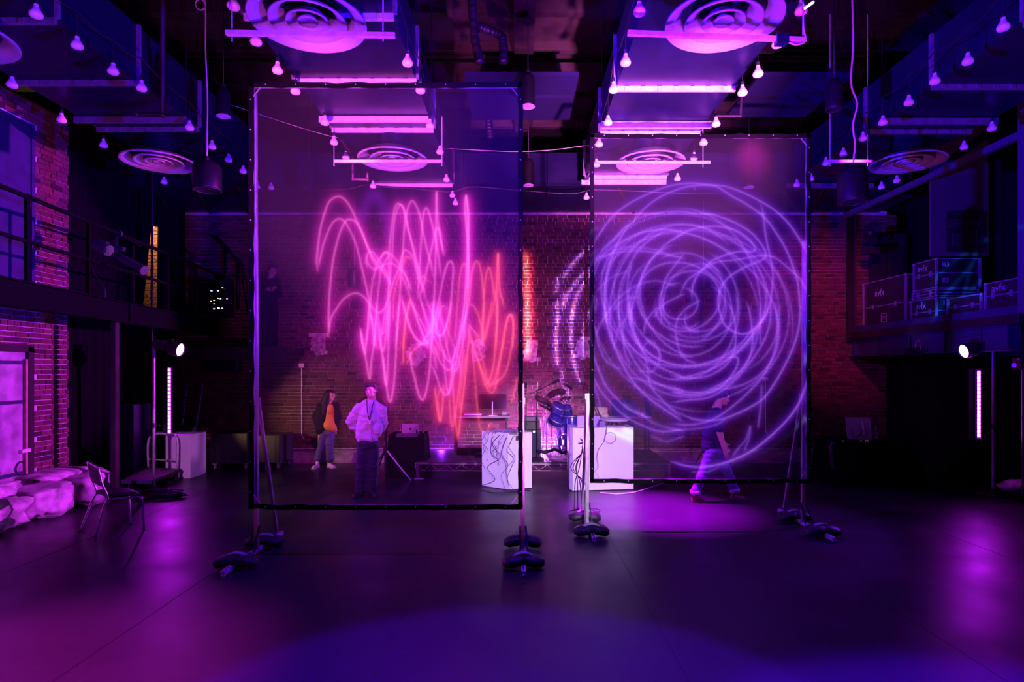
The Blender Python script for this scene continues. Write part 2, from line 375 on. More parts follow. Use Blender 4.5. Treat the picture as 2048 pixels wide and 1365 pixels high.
# right wall (dark), with a stone footing near the frame edge
wr = tag(MB().box((8.9, 4.5, 3.4), (.3, 17, 6.8)).build('wall_right', mat('dark_blockwork', (.03, .03, .035), .9)), kind='structure')
fr = thing('trim_4', None, None, (7.6, 8.3, 0), kind='structure')
rock('stone', (8.35, 8.75, .16), (1.0, .8, .42), fr, 41, M_stone); rock('stone', (7.78, 9.2, .20), (.5, .5, .18), fr, 44, M_stone); rock('stone', (8.2, 7.95, .2), (.7, .6, .36), fr, 47, M_stone)
tag(MB().box((.2, -3.2, 3.4), (18, .2, 6.8)).build('wall_front', M_drape), kind='structure')
# outer side walls behind the galleries
tag(MB().box((-8.75, 11.2, 3.4), (.2, 4.0, 6.8)).build('trim_5', M_drape), kind='structure')
# ceiling : dark boards on joists
ce = tag(MB().box((.2, 5, 7.35), (18, 17, .1)).build('ceiling', M_wood), kind='structure')
for k in range(16):
    MB().box((.2, -2.5 + k * 1.02, 7.24), (17.6, .12, .16)).build('joist', M_wood, ce)
for x in (-3.65, .10, 3.9):
    for y0, y1 in ((-2, 9.5), (10.6, 12.6)):
        MB().box((x, (y0 + y1) / 2, 7.1), (.3, y1 - y0, .2)).build('timber_beam', M_wood, ce)
for y in (3.2, 10.05): MB().box((.2, y, 6.9), (17.4, .3, .35)).build('girder', M_steel, ce)
for (x0, x1, y0, y1) in ((-.74, .86, 8.4, 9.0), (-.74, .86, 9.1, 9.9), (3.4, 4.7, 8.4, 9.8)):
    MB().box(((x0 + x1) / 2, (y0 + y1) / 2, 6.15), (x1 - x0, y1 - y0, .05)).build('acoustic_panel', mat('navy_panel', (.008, .008, .03), .9, spec=.1), ce)
# duct plenum across the back
pl = thing('plenum_duct', 'wide galvanised plenum box running across the top of the brick back wall', 'duct', (0, 11.1, YH))
xs = [-7.2, -6.55, -4.55, -3.9, -2.4, -1.0, .05, .55, 1.3, 2.6, 3.9, 4.7, 6.2, 7.3]
for a, b in zip(xs[:-1], xs[1:]):
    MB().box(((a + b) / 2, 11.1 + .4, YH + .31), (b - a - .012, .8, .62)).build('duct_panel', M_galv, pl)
MB().box((0, 11.10, YH + .01), (14.4, .06, .03)).build('flange', M_galv, pl)
so = tag(MB().box((.2, 12.42, YH + .03), (15.2, 1.1, .06)).build('trim_6', M_galv), kind='structure')
for x in (-6.8, -6.0, -5.2, 1.9, 2.6, 3.3, 4.9, 5.7, 6.5):
    MB().bar((x, 11.2, YH - .02), (x + .6 * (1 if x > 0 else -1) , 12.9, YH - .02), .05, .05).build('soffit_rib', M_steel, so)
# ------------------------------------------------------------------ air ducts
def duct(label, x0, x1, h, y0, y1, seams, big=(), fm=None):
    fm = fm or M_galvb
    t = thing('air_duct', label, 'duct', ((x0 + x1) / 2, y1, YH))
    ys = [y0] + sorted(seams) + [y1]
    for a, b in zip(ys[:-1], ys[1:]):
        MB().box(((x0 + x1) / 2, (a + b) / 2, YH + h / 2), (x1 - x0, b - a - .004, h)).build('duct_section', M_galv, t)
    for y in seams:
        f = MB()
        f.box(((x0 + x1) / 2, y, YH - .03), (x1 - x0 + .02, .035, .06))
        fo = f.build('flange', fm, t)
        for xx in (x0 - .02, x1 + .02): MB().box((xx, y, YH + h / 2), (.04, .035, h)).build('side_flange', M_galvd, t)
        c = MB(); n = 7
        for k in range(n):
            xx = x0 + (x1 - x0) * (k + .6) / (n + .2); c.box((xx, y - .022, YH - .032), (.055, .012, .05))
        tag(c.build('clips', fm, fo), kind='stuff')
    for y in big:
        MB().box(((x0 + x1) / 2, y, YH - .055), (x1 - x0 + .10, .04, .08)).box(((x0 + x1) / 2, y + .025, YH - .02), (x1 - x0 + .1, .05, .02)).build('support_channel', fm, t)
    for y in big:
        for xx in (x0 - .04, x1 + .04):
            MB().cyl((xx, y, YH - .1), (xx, y, 7.2), .005, 6).build('hanger_rod', M_steel, t)
    return t
duct('broad galvanised air duct over the pink wave screen, two round diffusers below it', -2.60, -1.19, .62, -1, 11.08, (5.73, 7.02, 8.44, 10.97), (8.02,))
duct('broad galvanised air duct over the violet ring screen, two round diffusers below it', 1.19, 2.60, .62, -1, 11.08, (7.2, 8.56, 10.5), (8.2, 10.7))
duct('outermost air duct on the stone footing side, above the steel door', -5.88, -4.47, .65, -1, 11.08, (5.8, 7.05, 8.4), (8.03,), M_galvd)
duct('outermost air duct above the gallery with the stacked road cases', 4.95, 6.42, .6, -1, 11.08, (5.85, 7.15, 8.5), (8.08, 10.9), M_galvd)
# ------------------------------------------------------------------ round diffusers
def diffuser(label, x, y, s=1.0):
    zd = YH - .37
    t = thing('ceiling_diffuser', label, 'ceiling vent', (x, y, zd), group='round ceiling diffusers')
    r = .5 * s
    def ring(name, ro, ri, rise, thick=.012, lip=.02):
        prof = [(ro, lip), (ro, 0), (ro * .93 + ri * .07, -.004), (ri * .6 + ro * .4, rise * .35), (ri, rise), (ri, rise + thick), (ri * .6 + ro * .4, rise * .35 + thick + .01), (ro * .93 + ri * .07, thick + .004)]
        return MB().lathe((x, y, zd), prof, 48, True).build(name, M_white, t)
    ring('outer_ring', r, r * .72, .10); ring('ring', r * .66, r * .42, .12); ring('ring', r * .37, r * .22, .10)
    MB().lathe((x, y, zd), [(.001, .03), (r * .10, .02), (r * .17, .0), (r * .18, .01), (r * .12, .05), (.001, .07)], 32).build('centre_cup', M_white, t)
    MB().lathe((x, y, zd), [(.27 * s, .10), (.27 * s, .15), (.235 * s, .17), (.235 * s, .37)], 40).build('neck', M_galv, t)
    sp = MB()
    for k in range(4):
        a = k * math.pi / 2 + .4; sp.bar((x, y, zd + .10), (x + math.cos(a) * r * .72, y + math.sin(a) * r * .72, zd + .10), .012, .03)
    sp.build('spider', M_galv, t)
    return t
diffuser('large round white diffuser at the top edge over the pink wave screen', -1.83, 5.24)
diffuser('large round white diffuser at the top edge over the violet ring screen', 1.80, 5.24)
diffuser('small looking round white diffuser seen through the pink wave screen', -1.80, 8.67)
diffuser('small looking round white diffuser seen through the violet ring screen', 1.95, 8.80)
diffuser('round white diffuser below the outermost duct nearest the steel door wall', -5.25, 8.78)
diffuser('round white diffuser beside the large hanging speaker over the gallery of road cases', 5.72, 8.80)
diffuser('round white diffuser cut off by the frame edge above the steel door', -5.15, 5.45)
# ------------------------------------------------------------------ hanging struts under the diffusers
def strut(label, x0, x1, y, z, rods, top=7.2, tilt=0, r=.018):
    t = thing('strut_bar', label, 'strut', ((x0 + x1) / 2, y, z))
    MB().bar((x0, y, z), (x1, y, z - tilt), .036, .036).build('channel', M_galvb, t)
    for rx in rods:
        MB().cyl((rx, y, z - .07), (rx, y, top), .006, 6).build('rod', M_galvb, t)
    return t
strut('thin metal strut hung below the near diffuser over the pink wave screen', P(452, 67, 5.1).x, P(790, 67, 5.1).x, 5.1, P(0, 66, 5.1).z, (P(464, 0, 5.1).x, P(766, 0, 5.1).x), top=7.0, tilt=.02)
sb = strut('metal strut with a junction box hung below the near diffuser over the violet ring screen', P(1255, 66, 5.1).x, P(1611, 66, 5.1).x, 5.1, P(0, 66, 5.1).z, (P(1606, 0, 5.1).x,), top=7.0, tilt=.06)
MB().box(P(1563, 80, 5.1), (.10, .07, .08)).build('junction_box', M_galv, sb)
MB().tube(catmull([P(1575, 84, 5.08), P(1590, 89, 5.08), P(1606, 86, 5.08), P(1611, 74, 5.08), P(1607, 55, 5.08), P(1606, 0, 5.1)], 6), .007).build('conduit', M_galvb, sb)
strut('thin metal strut seen through the pink wave screen below the far diffuser', P(668, 323, 8.5).x, P(885, 323, 8.5).x, 8.5, P(0, 323, 8.5).z, (P(668, 0, 8.5).x, P(884, 0, 8.5).x), top=5.6)
strut('thin metal strut seen through the violet ring screen below the far diffuser', P(1192, 325, 8.6).x, P(1420, 325, 8.6).x, 8.6, P(0, 325, 8.6).z, (P(1406, 0, 8.6).x,), top=5.6)
strut('thin metal strut beside the large hanging speaker over the gallery of road cases', P(1655, 323, 8.6).x, P(1745, 323, 8.6).x, 8.6, P(0, 323, 8.6).z, (P(1660, 0, 8.6).x, P(1735, 0, 8.6).x), top=7.1)
# ------------------------------------------------------------------ reflector bulbs
bulb_prof = [(.0005, 0), (.030, .002), (.048, .010), (.055, .024), (.056, .036), (.050, .052), (.038, .072), (.028, .088), (.023, .098), (.020, .120), (.018, .128)]
cap_prof = [(.020, .122), (.021, .150), (.019, .165), (.008, .172), (.0005, .174)]
proto_b = None
ORD = ['nearest', 'second', 'third', 'fourth', 'fifth', 'sixth', 'seventh', 'eighth', 'ninth', 'tenth', 'eleventh']
rows = {
 'white bulb, row between the brick pier and the outermost duct': ([(24, 167), (123, 238), (207, 289), (328, 363)], -1),
 'white bulb, row along the outermost duct on the steel door side': ([(72, 25), (154, 88), (226, 140), (283, 174), (379, 253), (424, 292), (457, 318), (486, 341), (514, 372), (542, 374)], 1),
 'white bulb, outer row of the duct over the pink waves': ([(467, 8), (512, 80), (555, 138), (591, 180), (650, 243), (668, 283), (692, 313), (746, 371)], -1),
 'white bulb, inner row of the duct over the pink waves': ([(815, 123), (841, 178), (860, 250), (880, 302), (893, 358), (905, 390), (911, 405)], 1),
 'white bulb, inner row of the duct over the violet rings': ([(1279, 20), (1251, 122), (1227, 177), (1216, 243), (1198, 287), (1193, 328), (1180, 364), (1173, 394)], -1),
 'white bulb, outer row of the duct over the violet rings': ([(1602, 18), (1555, 85), (1516, 145), (1485, 183), (1432, 246), (1407, 284), (1388, 315), (1355, 356)], 1),
 'white bulb, row along the outermost duct on the gallery side': ([(2007, 51), (1936, 120), (1870, 160), (1818, 203), (1766, 243), (1726, 275), (1687, 306), (1652, 325), (1622, 356), (1594, 368)], -1),
 'white bulb, row above the gallery of road cases': ([(1984, 255), (1928, 293), (1794, 360), (1763, 373)], 1)}
def make_bulb():
    t = thing('reflector_bulb', '', 'light bulb', (0, 0, 0))
    MB().lathe((0, 0, -.05), bulb_prof, 20).build('bulb', M_bulb, t)
    MB().lathe((0, 0, -.05), cap_prof, 12).build('socket', M_black, t)
    MB().cyl((0, 0, .12), (0, 0, .32), .004, 5).build('cord', M_cable, t)
    return t
proto_b = make_bulb(); first = True
for desc, (pts, sgn) in rows.items():
    cable = []
    for i, (px, py) in enumerate(pts):
        Hb = 3.2
        Y = F * Hb / (HY - py)
        if Y > 10.9: Y = 10.9
        c = P(px, py, Y)
        o = proto_b if first else copy_tree(proto_b); first = False
        o.location = c; ORG[o] = c
        tag(o, '%s %s' % (ORD[i], desc), 'light bulb', 'bulbs, ' + desc[12:])
        cable.append((c.x - .0, c.y, c.z + .32 ))
    cab = []
    for a, b in zip(cable[:-1], cable[1:]):
        a, b = Vector(a), Vector(b)
        for k in range(5):
            t = k / 5; q = a.lerp(b, t); q.z -= .04 * math.sin(math.pi * t); cab.append(q)
    cab.append(Vector(cable[-1])); cab.insert(0, Vector(cable[0]) + Vector((0, -1.2, .03)))
    tag(MB().tube(cab, .007, 5).build('festoon_cable', M_cable), 'thin black cable carrying the bulbs, ' + desc[12:], 'cable')
# ------------------------------------------------------------------ the projected light drawings
def cr2(pts, k=10):
    p = np.array(pts, float)
    if len(p) < 3:
        return np.linspace(p[0], p[-1], 60)
    q = np.vstack([2 * p[0] - p[1], p, 2 * p[-1] - p[-2]]); out = []
    for i in range(1, len(q) - 2):
        t = np.linspace(0, 1, k, endpoint=False)[:, None]
        out.append(.5 * (2 * q[i] + (q[i + 1] - q[i - 1]) * t + (2 * q[i - 1] - 5 * q[i] + 4 * q[i + 1] - q[i + 2]) * t ** 2 + (3 * q[i] - q[i - 1] - 3 * q[i + 1] + q[i + 2]) * t ** 3))
    out.append(p[-1][None]); return np.vstack(out)
A_ = (580, 370, 4.1357); B_ = (820, 370, 4.1357); C_ = (700, 600, 4.55)
D_ = (1090, 350, 4.55); E_ = (1340, 350, 4.55); F_ = (1090, 600, 4.55); G_ = (1340, 600, 3.793); K_ = (1740, 340, 3.792)
def T(reg, pts): return [(reg[0] + x / reg[2], reg[1] + y / reg[2]) for x, y in pts]
pink = [(T(A_, p), w) for p, w in [
 ([(218, 712), (212, 640), (222, 520), (240, 380), (275, 240), (320, 130), (395, 90), (460, 130), (510, 210), (545, 290), (590, 380), (640, 510), (700, 620), (770, 720), (820, 800), (835, 850)], 1),
 ([(218, 712), (240, 610), (265, 500), (300, 400), (345, 310), (400, 275), (450, 305), (500, 390), (545, 500), (580, 640), (610, 770), (640, 900), (655, 1000), (670, 1100), (690, 1190)], .9),
 ([(312, 1260), (312, 1100), (320, 900), (345, 650), (375, 500), (410, 380), (450, 300), (490, 280), (545, 310), (600, 420), (640, 520), (690, 640), (740, 700)], 1),
 ([(312, 1260), (330, 1110), (380, 1020), (440, 940), (530, 893), (600, 920), (660, 990), (700, 1040), (740, 1055), (790, 1000), (830, 880), (860, 780), (900, 690), (930, 570), (950, 535), (1000, 570), (1030, 640), (1060, 760), (1110, 880)], .9),
 ([(640, 690), (625, 610), (650, 550), (690, 560), (730, 620), (780, 700), (820, 790), (835, 830)], .8),
 ([(630, 560), (640, 640), (680, 690), (730, 680), (800, 650), (850, 650), (900, 690), (960, 760), (1010, 880)], .7),
 ([(740, 640), (775, 552), (815, 580), (790, 620), (750, 700), (730, 850), (715, 1000), (700, 1200), (690, 1365)], .8),
 ([(620, 1365), (640, 1200), (655, 1000), (680, 800), (720, 640), (780, 560), (830, 570), (870, 610), (900, 650), (960, 760), (1000, 900)], .8),
 ([(800, 1365), (815, 1000), (815, 700), (820, 500), (845, 300), (865, 190), (890, 148), (930, 175), (950, 240), (970, 340), (1000, 440), (1030, 560), (1060, 700), (1100, 850), (1140, 1000)], .9),
 ([(740, 1365), (760, 1200), (800, 950), (840, 600), (850, 400), (870, 250), (905, 160), (935, 185), (960, 280), (990, 420), (1040, 620), (1100, 800)], .8),
 ([(870, 1365), (900, 1000), (920, 700), (935, 500), (945, 350), (970, 200), (1005, 128), (1045, 170), (1080, 280), (1110, 430), (1158, 620), (1190, 760)], 1),
 ([(1055, 940), (1070, 700), (1085, 450), (1100, 260), (1125, 185), (1150, 230), (1190, 380), (1225, 560), (1250, 760)], 1),
 ([(920, 740), (970, 860), (1010, 980), (1060, 1080), (1120, 1190), (1158, 1240)], .8),
 ([(915, 900), (950, 1040), (1000, 1200), (1060, 1290), (1110, 1310), (1158, 1240), (1230, 1000)], .8),
 ([(580, 1180), (590, 1280), (610, 1365)], .6), ([(665, 1060), (690, 1190), (720, 1365)], .6)]]
pink += [(T(B_, p), w) for p, w in [
 ([(65, 940), (110, 830), (150, 650), (200, 430), (225, 350), (250, 390), (265, 500), (285, 590)], 1),
 ([(180, 1365), (200, 950), (215, 500), (216, 250), (220, 50), (228, 250), (250, 420), (285, 580)], 1),
 ([(100, 1310), (180, 1180), (230, 1000), (270, 800), (300, 680), (335, 628), (360, 680), (350, 850), (330, 1050), (290, 1200), (250, 1245), (210, 1220), (230, 1120), (270, 1000), (330, 1060)], 1),
 ([(380, 1365), (430, 1150), (460, 900), (480, 500), (485, 250), (468, 80), (458, 200), (475, 400), (488, 650), (480, 900), (450, 1200), (430, 1365)], 1.3),
 ([(470, 90), (484, 300), (486, 600), (478, 900)], 1.0), ([(0, 950), (60, 1120), (110, 1250), (150, 1365)], .7), ([(75, 900), (130, 1100), (180, 1300)], .7),
 ([(480, 1150), (560, 1240), (600, 1330)], .7)]]
pink += [(T(C_, p), w) for p, w in [
 ([(90, 260), (110, 400), (140, 540), (175, 720), (190, 560), (220, 350), (235, 130), (245, 0)], 1), ([(175, 0), (160, 200), (140, 400), (130, 490), (90, 260)], .8),
 ([(240, 180), (265, 300), (290, 460), (310, 420), (330, 250), (350, 0)], .9), ([(245, 260), (290, 500), (325, 780), (345, 500), (350, 300), (360, 0)], .9),
 ([(180, 130), (200, 260), (215, 420)], .8), ([(240, 100), (280, 290), (310, 280), (340, 80)], .7),
 ([(290, 460), (325, 760), (360, 930), (392, 800), (410, 600), (425, 300), (445, 0)], 1.1),
 ([(470, 0), (520, 180), (580, 320), (650, 400), (700, 400), (735, 340)], .9), ([(560, 0), (620, 200), (680, 350), (760, 480), (790, 640)], .8), ([(640, 0), (700, 180), (760, 320), (830, 480)], .7),
 ([(765, 0), (740, 200), (690, 340), (640, 400), (600, 400)], 1), ([(545, 430), (560, 600), (590, 720), (620, 850), (655, 912), (690, 850), (720, 680), (735, 500), (745, 350), (755, 0)], 1.1),
 ([(740, 580), (790, 700), (820, 800), (860, 860), (900, 850), (940, 700), (980, 500), (1020, 300), (1070, 100)], .9),
 ([(780, 180), (800, 320), (850, 310), (890, 180), (930, 0)], .8), ([(830, 0), (790, 200), (760, 300)], .7), ([(700, 0), (790, 250), (850, 480), (920, 560), (980, 420), (1040, 200), (1090, 0)], .9),
 ([(800, 60), (850, 250), (900, 500), (960, 650), (1010, 500), (1060, 250)], .8), ([(760, 420), (820, 560), (900, 640), (970, 560)], .8), ([(850, 420), (870, 700), (900, 860), (930, 640), (960, 420)], .8),
 ([(860, 200), (930, 380), (1000, 560), (1010, 700)], .6)]]
orange = [(T(B_, p), w) for p, w in [
 ([(370, 1300), (395, 1000), (410, 800), (430, 680), (455, 650), (480, 700)], .7), ([(490, 1000), (505, 800), (520, 700), (550, 630), (580, 660), (600, 780), (615, 960)], .9),
 ([(600, 1330), (610, 1050), (620, 850), (635, 740), (660, 680), (685, 780), (700, 900), (720, 960)], .9), ([(715, 1365), (725, 1100), (722, 850), (734, 560), (745, 850), (770, 950), (790, 1030)], 1.1),
 ([(770, 1365), (800, 1150), (835, 1070), (860, 1130), (860, 1250), (855, 1365)], .9), ([(490, 990), (530, 1000), (570, 1080), (600, 1200), (610, 1330)], .8), ([(620, 1290), (660, 1140), (700, 980), (720, 850)], .7),
 ([(240, 1365), (250, 1200), (260, 1010)], .5), ([(300, 1365), (330, 1150), (340, 1000)], .6)]]
orange += [(T(A_, p), w) for p, w in [([(930, 1365), (950, 1150), (975, 1000), (1000, 930)], .9), ([(850, 1130), (860, 900), (930, 660), (970, 600)], .7), ([(910, 640), (960, 590), (1000, 610)], .8), ([(1040, 770), (1100, 760), (1150, 800)], .6)]]
orange += [(T(C_, p), w) for p, w in [
 ([(555, 0), (510, 150), (490, 350), (480, 600)], 1), ([(510, 590), (560, 480), (610, 430), (660, 400), (720, 390), (770, 430), (820, 520)], .8),
 ([(770, 780), (790, 950), (820, 1110), (845, 950), (853, 760)], 1), ([(1100, 200), (1060, 600), (1040, 800), (1015, 1000), (1000, 1150), (985, 1280)], 1.1), ([(1060, 500), (1010, 800), (1000, 1000)], .7),
 ([(905, 860), (915, 1060), (935, 1160), (960, 1040), (1000, 760), (1040, 420)], .8), ([(930, 560), (945, 900), (960, 1080), (985, 1280)], .9),
 ([(1070, 250), (1120, 400), (1170, 550), (1220, 680), (1290, 820)], .9), ([(1210, 780), (1270, 740), (1310, 600), (1330, 400), (1345, 200), (1350, 0)], 1), ([(1230, 0), (1215, 200), (1210, 420)], .9), ([(1300, 0), (1260, 200), (1215, 380)], .8),
 ([(1340, 740), (1380, 500), (1420, 250), (1465, 130), (1495, 200), (1480, 400), (1430, 640), (1350, 740), (1250, 800)], .9), ([(1110, 350), (1140, 700), (1155, 900), (1175, 1080), (1200, 1230)], .7), ([(1530, 700), (1500, 850), (1475, 940)], .8),
 ([(1170, 560), (1250, 800), (1310, 840), (1350, 700)], .9), ([(1280, 1120), (1260, 1200)], .6), ([(1140, 300), (1200, 500), (1270, 760), (1330, 700), (1400, 380)], .7), ([(820, 1110), (800, 900), (830, 800)], .6)]]
faint = [(T(A_, [(580, 330), (630, 150), (690, 60), (750, 130), (800, 280), (830, 480)]), 1.0)]
viol = []
for reg, lst in (
 (None, [([(1182, 491), (1217, 440), (1248, 412), (1283, 392), (1321, 376), (1350, 368), (1384, 365), (1417, 368), (1450, 371), (1483, 382), (1516, 398), (1549, 418), (1577, 444), (1599, 475), (1613, 500), (1622, 520)], 1.1),
  ([(1184, 545), (1198, 508), (1213, 490), (1231, 473), (1248, 455), (1266, 442), (1288, 416), (1321, 392), (1366, 374), (1402, 369), (1432, 371), (1463, 390), (1494, 407), (1529, 433), (1553, 464), (1573, 497), (1588, 535), (1597, 565), (1601, 603), (1601, 640), (1593, 679), (1577, 719), (1556, 758), (1530, 795), (1503, 814), (1472, 829), (1440, 840), (1393, 840), (1353, 824), (1340, 813)], 1.1),
  ([(1266, 442), (1288, 431), (1310, 426), (1343, 422), (1370, 422), (1384, 425), (1428, 429), (1472, 445), (1505, 466), (1527, 493), (1533, 510), (1525, 519), (1494, 532), (1463, 550), (1445, 570), (1438, 590), (1437, 609), (1443, 633), (1450, 650), (1470, 664), (1490, 668), (1512, 656), (1533, 630), (1543, 600)], 1.1),
  ([(1340, 482), (1373, 462), (1406, 453), (1439, 452), (1472, 460), (1498, 477), (1511, 495), (1507, 502), (1483, 502), (1461, 506), (1428, 519), (1406, 537), (1393, 554), (1385, 574), (1384, 603)], 1.1),
  ([(1520, 400), (1527, 425), (1533, 473), (1542, 515), (1547, 548), (1545, 581), (1540, 609), (1527, 638), (1516, 650), (1490, 690), (1440, 730), (1390, 750), (1340, 760)], 1.0),
  ([(1360, 590), (1375, 560), (1406, 539), (1432, 524), (1472, 519), (1505, 513), (1533, 510), (1555, 517), (1582, 539), (1604, 561), (1619, 592)], .9)]),
 (G_, [([(0, 1230), (120, 1262), (250, 1272), (380, 1250), (500, 1210), (620, 1150), (740, 1060), (860, 950), (950, 840), (1000, 750), (1045, 620)], 1.3),
  ([(440, 440), (500, 430), (520, 470), (480, 560), (400, 650), (300, 700), (150, 720), (0, 700)], 1), ([(0, 650), (100, 695), (250, 700), (350, 660), (500, 570), (600, 450), (630, 300), (610, 100), (580, 0)], .9),
  ([(0, 780), (150, 760), (300, 740), (450, 650), (590, 500), (700, 340), (760, 180), (770, 0)], .9), ([(0, 940), (150, 950), (300, 920), (450, 830), (600, 700), (720, 560), (800, 380), (820, 180), (800, 0)], .9),
  ([(0, 570), (120, 590), (280, 580), (420, 500), (490, 380), (500, 230), (480, 100), (430, 0)], .9), ([(40, 230), (60, 140), (130, 60), (230, 0)], .8), ([(40, 230), (60, 350), (120, 450), (200, 480)], .8), ([(120, 100), (115, 170), (160, 235), (230, 240)], .7),
  ([(0, 990), (200, 980), (350, 950), (430, 900)], .6), ([(470, 1200), (520, 1130), (580, 1060), (612, 960), (600, 1060), (560, 1160)], .5), ([(160, 1310), (280, 1310), (380, 1270)], .4), ([(670, 980), (690, 820), (700, 640)], .6), ([(690, 350), (690, 180), (690, 20)], .6)]),
 (D_, [([(420, 850), (450, 790), (600, 660), (750, 570), (900, 510), (1100, 490), (1274, 520)], .7), ([(450, 760), (650, 700), (900, 690), (1150, 730), (1274, 760)], .8), ([(480, 780), (700, 660), (960, 670), (1200, 740)], .6),
  ([(780, 420), (700, 540), (620, 700), (560, 900), (540, 1060), (545, 1250), (560, 1365)], 1.1), ([(1100, 500), (960, 580), (840, 690), (760, 830), (690, 980), (665, 1150), (680, 1365)], .9),
  ([(790, 790), (760, 900), (745, 1050), (760, 1200), (790, 1365)], .8), ([(1274, 520), (1120, 610), (980, 750), (880, 920), (820, 1080), (780, 1250), (790, 1365)], .9), ([(1274, 700), (1180, 820), (1090, 960), (1050, 1150), (1060, 1365)], .8),
  ([(460, 1060), (600, 930), (760, 870)], .5), ([(500, 1365), (640, 1150), (800, 1020), (1000, 960), (1200, 1010)], .6), ([(470, 1120), (450, 1250)], .6), ([(990, 1300), (1060, 1190), (1180, 1120), (1274, 1080)], .8), ([(600, 1250), (720, 1130), (850, 1110)], .5)]),
 (F_, [([(540, 0), (545, 150), (590, 330), (680, 540), (780, 720), (900, 860), (1030, 960), (1180, 1060), (1274, 1120)], 1.1), ([(415, 380), (440, 520), (500, 680), (560, 800), (640, 890), (750, 990), (900, 1060), (960, 1080)], 1),
  ([(420, 660), (470, 780), (560, 900), (700, 1040), (850, 1130), (1050, 1200), (1274, 1180)], .9), ([(460, 240), (480, 400), (560, 560), (700, 640)], .7), ([(665, 0), (670, 180), (720, 380), (840, 600), (980, 740), (1274, 860)], .9),
  ([(740, 0), (780, 250), (880, 450), (1030, 600), (1274, 710)], .9), ([(790, 0), (785, 170), (830, 340), (920, 560), (960, 780), (1100, 950), (1240, 1070)], .8), ([(640, 400), (660, 270), (740, 150), (750, 60)], .7), ([(700, 200), (720, 460), (780, 600)], .8),
  ([(900, 320), (910, 220), (970, 120), (1040, 60)], .7), ([(900, 340), (960, 390), (1030, 460), (1050, 540)], .7), ([(890, 430), (940, 380), (980, 380), (1030, 450), (1040, 550), (980, 650), (900, 650), (830, 640)], .6),
  ([(520, 1080), (480, 900), (430, 750)], .7), ([(820, 1000), (1000, 1130), (1274, 1200)], .6), ([(960, 1240), (1100, 1290), (1274, 1240)], .5), ([(760, 700), (1000, 760), (1274, 830)], .7), ([(450, 330), (520, 180), (600, 60)], .6)])):
    for p, w_ in lst: viol.append((T(reg, p) if reg else p, w_))
rs = random.Random(5)
for i in range(21):       # the tangle of loops towards the centre
    k = i / 21; rx = 175 * (1 - k) ** .9 + 22; cx_ = 1384 + rs.uniform(-22, 22) - 6; cy_ = 616 + rs.uniform(-20, 20)
    ry = rx * rs.uniform(.82, 1.08); ro = rs.uniform(0, math.pi); a0 = rs.uniform(0, 6.28); sp = rs.uniform(2.6, 5.6)
    pp = []
    for j in range(25):
        a = a0 + sp * j / 24; r_ = 1 + .07 * math.sin(a * 2 + i)
        x, y = rx * math.cos(a) * r_, ry * math.sin(a) * r_
        pp.append((cx_ + x * math.cos(ro) - y * math.sin(ro), cy_ + x * math.sin(ro) + y * math.cos(ro)))
    viol.append((pp, rs.uniform(.45, .85)))
def gauss_blur(im, s):
    h, w_ = im.shape; H, W = h + int(6 * s), w_ + int(6 * s)
    fy = np.fft.fftfreq(H)[:, None]; fx = np.fft.rfftfreq(W)[None]
    return np.fft.irfft2(np.fft.rfft2(im, (H, W)) * np.exp(-2 * (math.pi * s) ** 2 * (fx ** 2 + fy ** 2)), (H, W))[:h, :w_]
def raster(strokes, x0, y0, x1, y1, sc, tf=None):
    W, H = int((x1 - x0) * sc), int((y1 - y0) * sc); im = np.zeros((H, W))
    for pts, w_ in strokes:
        c = cr2(pts, 14)
        if tf is not None: c = tf(c)
        d = np.hypot(*np.diff(c, axis=0).T); s = np.concatenate([[0], np.cumsum(d)])
        n = max(2, int(s[-1] * sc * 2)); t = np.linspace(0, s[-1], n)
        x = (np.interp(t, s, c[:, 0]) - x0) * sc; y = (np.interp(t, s, c[:, 1]) - y0) * sc
        fade = np.clip(np.minimum(t, s[-1] - t) / (s[-1] * .06 + 1e-6), .25, 1)
        xi = np.floor(x).astype(int); yi = np.floor(y).astype(int); fx, fy = x - xi, y - yi
        for ox, oy, ww in ((0, 0, (1 - fx) * (1 - fy)), (1, 0, fx * (1 - fy)), (0, 1, (1 - fx) * fy), (1, 1, fx * fy)):
            X, Y_ = xi + ox, yi + oy; ok = (X >= 0) & (X < W) & (Y_ >= 0) & (Y_ < H)
            np.add.at(im, (Y_[ok], X[ok]), (ww * w_ * fade / 2)[ok])
    return im
def layered(im, sc, cols):
    out = np.zeros(im.shape + (3,))
    for s, amp, col in cols:
        g = gauss_blur(im, s * sc) * (s * sc * 2.5066) * amp     # 1 at the middle of a lone stroke
        out += g[..., None] * np.array(col)
    return np.clip(out, 0, 1.2)
def make_image(name, rgb):
    h, w_, _ = rgb.shape
    im = bpy.data.images.new(name, w_, h, float_buffer=True); im.colorspace_settings.name = 'Non-Color'
    a = np.ones((h, w_, 4), np.float32); a[..., :3] = np.maximum(rgb[::-1], 0); im.pixels.foreach_set(a.ravel()); im.update(); im.pack(); return im
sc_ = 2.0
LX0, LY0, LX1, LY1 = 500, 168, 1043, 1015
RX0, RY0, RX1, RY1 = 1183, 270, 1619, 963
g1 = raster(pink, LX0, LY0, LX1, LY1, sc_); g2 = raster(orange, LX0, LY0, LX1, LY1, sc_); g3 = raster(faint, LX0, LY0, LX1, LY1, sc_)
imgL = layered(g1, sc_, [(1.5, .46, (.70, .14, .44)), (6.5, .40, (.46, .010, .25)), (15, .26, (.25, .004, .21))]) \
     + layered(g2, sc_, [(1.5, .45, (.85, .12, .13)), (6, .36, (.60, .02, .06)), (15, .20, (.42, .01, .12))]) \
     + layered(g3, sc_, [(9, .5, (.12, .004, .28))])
g4 = raster(viol, RX0, RY0, RX1, RY1, sc_)
